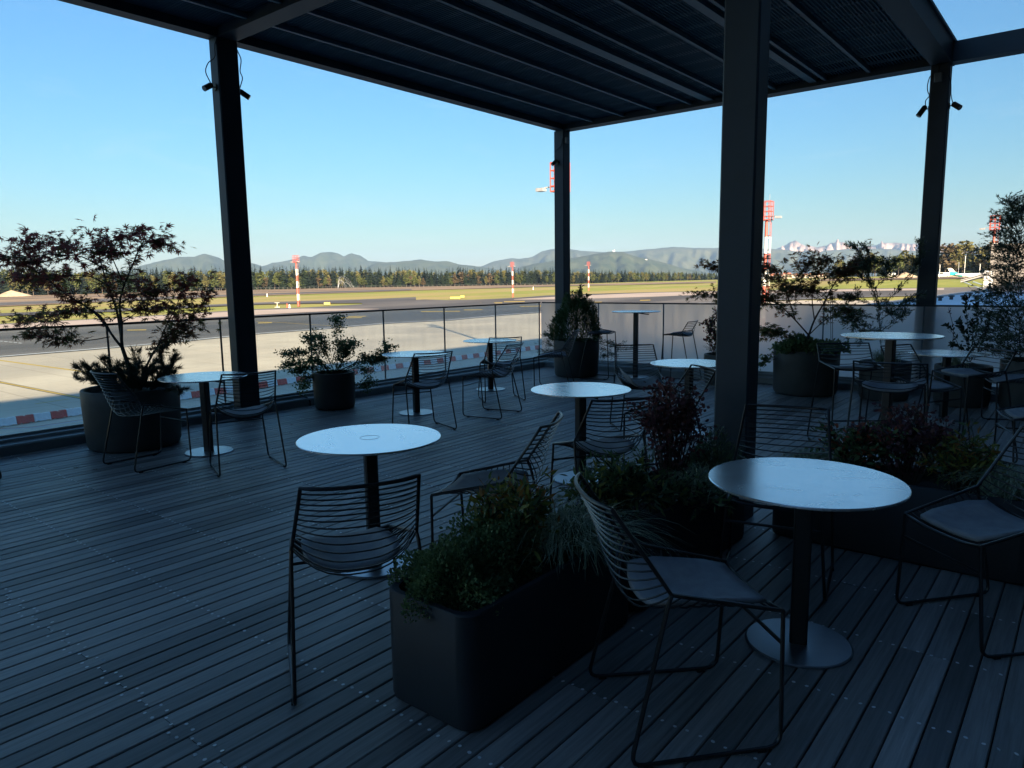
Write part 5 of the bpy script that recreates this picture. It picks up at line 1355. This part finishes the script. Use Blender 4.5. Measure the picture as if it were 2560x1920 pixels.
# feathery conifer and grasses
c = POTS['P6'][0]; D6_ = depth_of(c)
br = [px_poly(p, D6_, .12) for p in ([(2206, 905), (2200, 830), (2196, 770), (2180, 710), (2160, 655), (2138, 618)], [(2196, 775), (2240, 730), (2275, 690), (2296, 650), (2300, 632)], [(2190, 740), (2170, 700), (2175, 660), (2168, 625)], [(2198, 800), (2160, 790), (2140, 800)], [(2200, 830), (2165, 825), (2155, 832)], [(2200, 830), (2240, 800), (2262, 785)], [(2196, 770), (2150, 750), (2120, 745)], [(2186, 720), (2215, 690), (2220, 655)], [(2200, 800), (2245, 770), (2270, 750)])]
spray_plant('feathery_conifer', c, 'sparse feathery conifer with two bent leaders', br, [JUN, PINE], 3400, .085, SPRAY, spread=.02, open_=.6, tw=8, twl=.17, up=.1)
def grass_plant(name, base, label, n, L, spread, mats=None, lean=(0, 0), droop=1.0, r=.06):
    t = thing(name, base, label, 'ornamental grass'); seg = 7
    az = rng.uniform(0, 2*np.pi, n); out = np.stack([np.cos(az), np.sin(az), np.zeros(n)], 1)+np.array([lean[0], lean[1], 0]); l = L*rng.uniform(.55, 1.15, n); sp = spread*rng.uniform(.25, 1.1, n)
    b0 = np.stack([rng.normal(scale=r, size=n), rng.normal(scale=r, size=n), np.zeros(n)], 1); side = np.stack([-out[:, 1], out[:, 0], np.zeros(n)], 1); side = norm(side+1e-6)
    V = np.zeros((n, (seg+1)*2, 3)); w = .0035*rng.uniform(.6, 1.3, n)
    for i in range(seg+1):
        u = i/seg; p = b0+out*(sp*(u**1.3))[:, None]; p[:, 2] += l*(u*.95-droop*.62*u**2.4)
        ww = (w*(1-.85*u))[:, None]; V[:, 2*i] = p-side*ww; V[:, 2*i+1] = p+side*ww
    f = []
    for i in range(seg): f.append([2*i, 2*i+1, 2*i+3, 2*i+2])
    fl = np.concatenate(f); k = (seg+1)*2; FL = (fl[None]+(np.arange(n)*k)[:, None]).ravel(); TT = np.full(n*seg, 4); ST = np.arange(n*seg)*4
    me = np_mesh('blades', V.reshape(-1, 3), FL, ST, TT, mats or [GRA]); tag(mkobj('blades', me, t), None, None, None, 'stuff'); return t
grass_plant('pot_grass', c+np.array([.03, -.08, 0]), 'grass tuft under the feathery conifer', 420, .45, .30)
# glossy shrub
c = POTS['P8'][0]; D8_ = depth_of(c)
br = [px_poly(p, D8_, .12) for p in ([(2425, 905), (2420, 830), (2416, 770), (2414, 738)], [(2430, 900), (2440, 830), (2445, 780), (2440, 762)], [(2420, 905), (2395, 860), (2375, 820), (2366, 812)], [(2425, 890), (2410, 830), (2395, 800)], [(2435, 900), (2460, 840), (2470, 800), (2475, 785)], [(2428, 880), (2450, 850), (2465, 830)], [(2425, 900), (2405, 870), (2380, 860)], [(2420, 860), (2405, 830), (2400, 800)], [(2428, 900), (2432, 840), (2428, 800)], [(2425, 905), (2445, 880), (2470, 870)])]
spray_plant('glossy_shrub', c, 'upright shrub with dark glossy leaves in its own pot', br, GLO, 520, .062, LEAF, spread=.012, open_=1.0)
grass_plant('pot_grass', c+np.array([-.12, .02, 0]), 'pale thin grass left of the glossy shrub', 160, .5, .3)
br = [px_poly([(2376, 900), (2384, 830), (2375, 785), (2371, 772)], D8_, .03)]
spray_plant('seed_stem', c+np.array([-.1, 0, 0]), 'single tall dry stem beside the glossy shrub', br, BAR, 16, .03, LEAF, spread=.008, open_=1.0)
br = [px_poly([(2078, 900), (2076, 760), (2071, 660), (2063, 622)], D5_+.05, .02), px_poly([(2082, 900), (2081, 760), (2080, 680), (2079, 642)], D5_+.05, .02)]
spray_plant('seed_stem', POTS['P5'][0]+np.array([.12, 0, 0]), 'two thin dry seed stems above the green maple', br, BAR, 24, .025, LEAF, spread=.004, open_=1.0)
# tall conifer at the right edge
c = POTS['P9'][0]; D9_ = depth_of(c); br = []
tk = px_poly([(2550, 900), (2548, 800), (2545, 680), (2540, 580), (2535, 500)], D9_, .02); br.append(tk)
for y, l, rr in ((515, 2516, 2580), (545, 2498, 2600), (580, 2490, 2610), (610, 2500, 2610), (640, 2482, 2620), (670, 2484, 2630), (700, 2478, 2640), (730, 2470, 2640), (760, 2452, 2640), (790, 2450, 2650), (820, 2462, 2650), (850, 2470, 2640), (880, 2480, 2640)):
    for (xe, s) in ((l, -1), (rr, 1), ((l+2545)/2, -1), ((rr+2545)/2, 1)):
        br.append(px_poly([(2546, y+36), ((2546+xe)/2, y+14), (xe, y+random.uniform(-12, 8))], D9_, .35))
spray_plant('tall_conifer', c, 'tall dark conifer beside the misted railing', br, [JUN, PINE], 8500, .09, SPRAY, spread=.035, open_=.6, tw=5, twl=.16, up=.12, cat='tree')

# box planter planting
def bush(name, base, label, mats, n, size, h, spread, ns, tmpl, top=.45, probs=None, cat='shrub'):
    """upright stems with leaf clusters"""
    br = []
    for _ in range(ns):
        a = random.uniform(0, 6.28); r = random.uniform(.1, 1)*spread; hh = h*random.uniform(.55, 1.05)
        p0 = np.array(base)+np.array([math.cos(a)*r*.3, math.sin(a)*r*.3, 0]); p2 = np.array(base)+np.array([math.cos(a)*r, math.sin(a)*r, hh]); br.append(smooth([p0, p0*.4+p2*.6+np.array([0, 0, hh*.12]), p2], 3))
    return spray_plant(name, base, label, br, mats, n, size, tmpl, cat, .022, 1.15, tw=4, twl=.11)
Z = .40
mound_plant('clipped_mound', (-1.86, 1.92, Z), 'fine leaved green mound at the near end of the long planter', 0.22, .24, .20, 13000, .0135, [THY, COT], OVAL, 1, stems=40)
mound_plant('clipped_mound', (-1.86, 2.16, Z), 'taller fine leaved mound behind the near one', .20, .20, .27, 10000, .0135, [THY, COT], OVAL, 5, stems=40)
bush('nandina', (-1.90, 2.30, Z), 'nandina with orange and yellow young leaves in the near planter', [NAN, NAO, NAY, NAY, NAN], 1100, .055, .30, .19, 18, LANCE)
grass_plant('pampas_tuft', (-1.74, 2.52, Z), 'pale arching grass hanging over the near planter side', 750, .50, .36, None, (.25, -.05), 1.12, .06)
bush('nandina', (-1.82, 3.08, Z), 'dark green nandina overhanging the second planter', [NAN, NAN, NAN, GLO, NAY], 1900, .058, .24, .30, 30, LANCE)
bush('nandina', (-1.66, 3.42, Z), 'low dark nandina with pale drooping sprays', [NAN, GLO, NAN], 700, .058, .10, .22, 14, LANCE)
grass_plant('pampas_tuft', (-1.66, 3.72, Z), 'small pale grass tuft at the second planter edge', 360, .34, .28, None, (.2, -.1), 1.1, .05)
bush('barberry', (-1.88, 3.78, Z), 'tall burgundy barberry before the middle column', [BAR, BAR, BAR, BER], 2300, .028, .56, .20, 32, OVAL)
mound_plant('blue_juniper', (-1.74, 4.08, Z), 'grey green juniper bush at the foot of the middle column', .19, .17, .25, 2600, .045, [JUN, THY], SPRAY, 2, stems=30)
grass_plant('pampas_tuft', (-1.32, 4.62, Z), 'pale grass tuft behind the pushed in chair', 420, .30, .24, None, (0, -.1), 1.05, .06)
bush('photinia', (-1.08, 4.62, Z), 'dark shrub with red tips in the right planter', [NAN, GLO, NAN, THY, REDT], 1300, .046, .26, .19, 24, LEAF)
bush('barberry', (-.80, 4.64, Z), 'burgundy barberry in the right planter', [BAR, BAR, BAR, BER], 1900, .028, .40, .24, 30, OVAL)
bush('nandina', (-.52, 4.60, Z), 'yellow green nandina in the right planter', [NAY, NAN, NAY, NAN, NAO], 1200, .052, .26, .21, 24, LANCE)
grass_plant('pampas_tuft', (-.28, 4.60, Z), 'pale grass tuft at the right end of the right planter', 520, .42, .34, None, (0, -.15), 1.1, .06)
# fallen leaves on the deck
for k, (x, y) in enumerate([(495, 1098), (508, 1085), (510, 1116), (465, 1122), (604, 1075), (190, 1170), (238, 1173), (2290, 1035), (730, 1062), (640, 1010)]):
    p = bz(x, y, .004); me = bpy.data.meshes.new('fallen_leaf'); s = random.uniform(.03, .05); a = random.uniform(0, 6.28)
    me.from_pydata([(s*(vx*math.cos(a)-vy*math.sin(a)), s*(vx*math.sin(a)+vy*math.cos(a)), abs(vz)*s*1.5) for vx, vy, vz in PALM[0]], [], PALM[1]); me.materials.append(M['litter']); me.update()
    o = mkobj('fallen_leaf', me); o.location = tuple(p); tag(o, 'dry brown leaf lying on the deck', 'leaf', 'fallen leaves on the deck')
# ------------------------------------------------------------------ haze
hz = MB().box((-17600, -17600, -9.6), (17600, 17600, 930)).build('haze', bpy.data.materials.new('haze'))
tag(hz, 'thin blue haze over the plain and hills', None, None, 'stuff')
hm = hz.data.materials[0]; hm.use_nodes = True; N_, L_ = nodes(hm); N_.remove(N_['Principled BSDF'])
pv = N_.new('ShaderNodeVolumePrincipled'); pv.inputs['Color'].default_value = (.40, .64, 1.0, 1); pv.inputs['Density'].default_value = 3.4e-5; pv.inputs['Anisotropy'].default_value = 0.0
L_.new(pv.outputs[0], N_['Material Output'].inputs['Volume'])
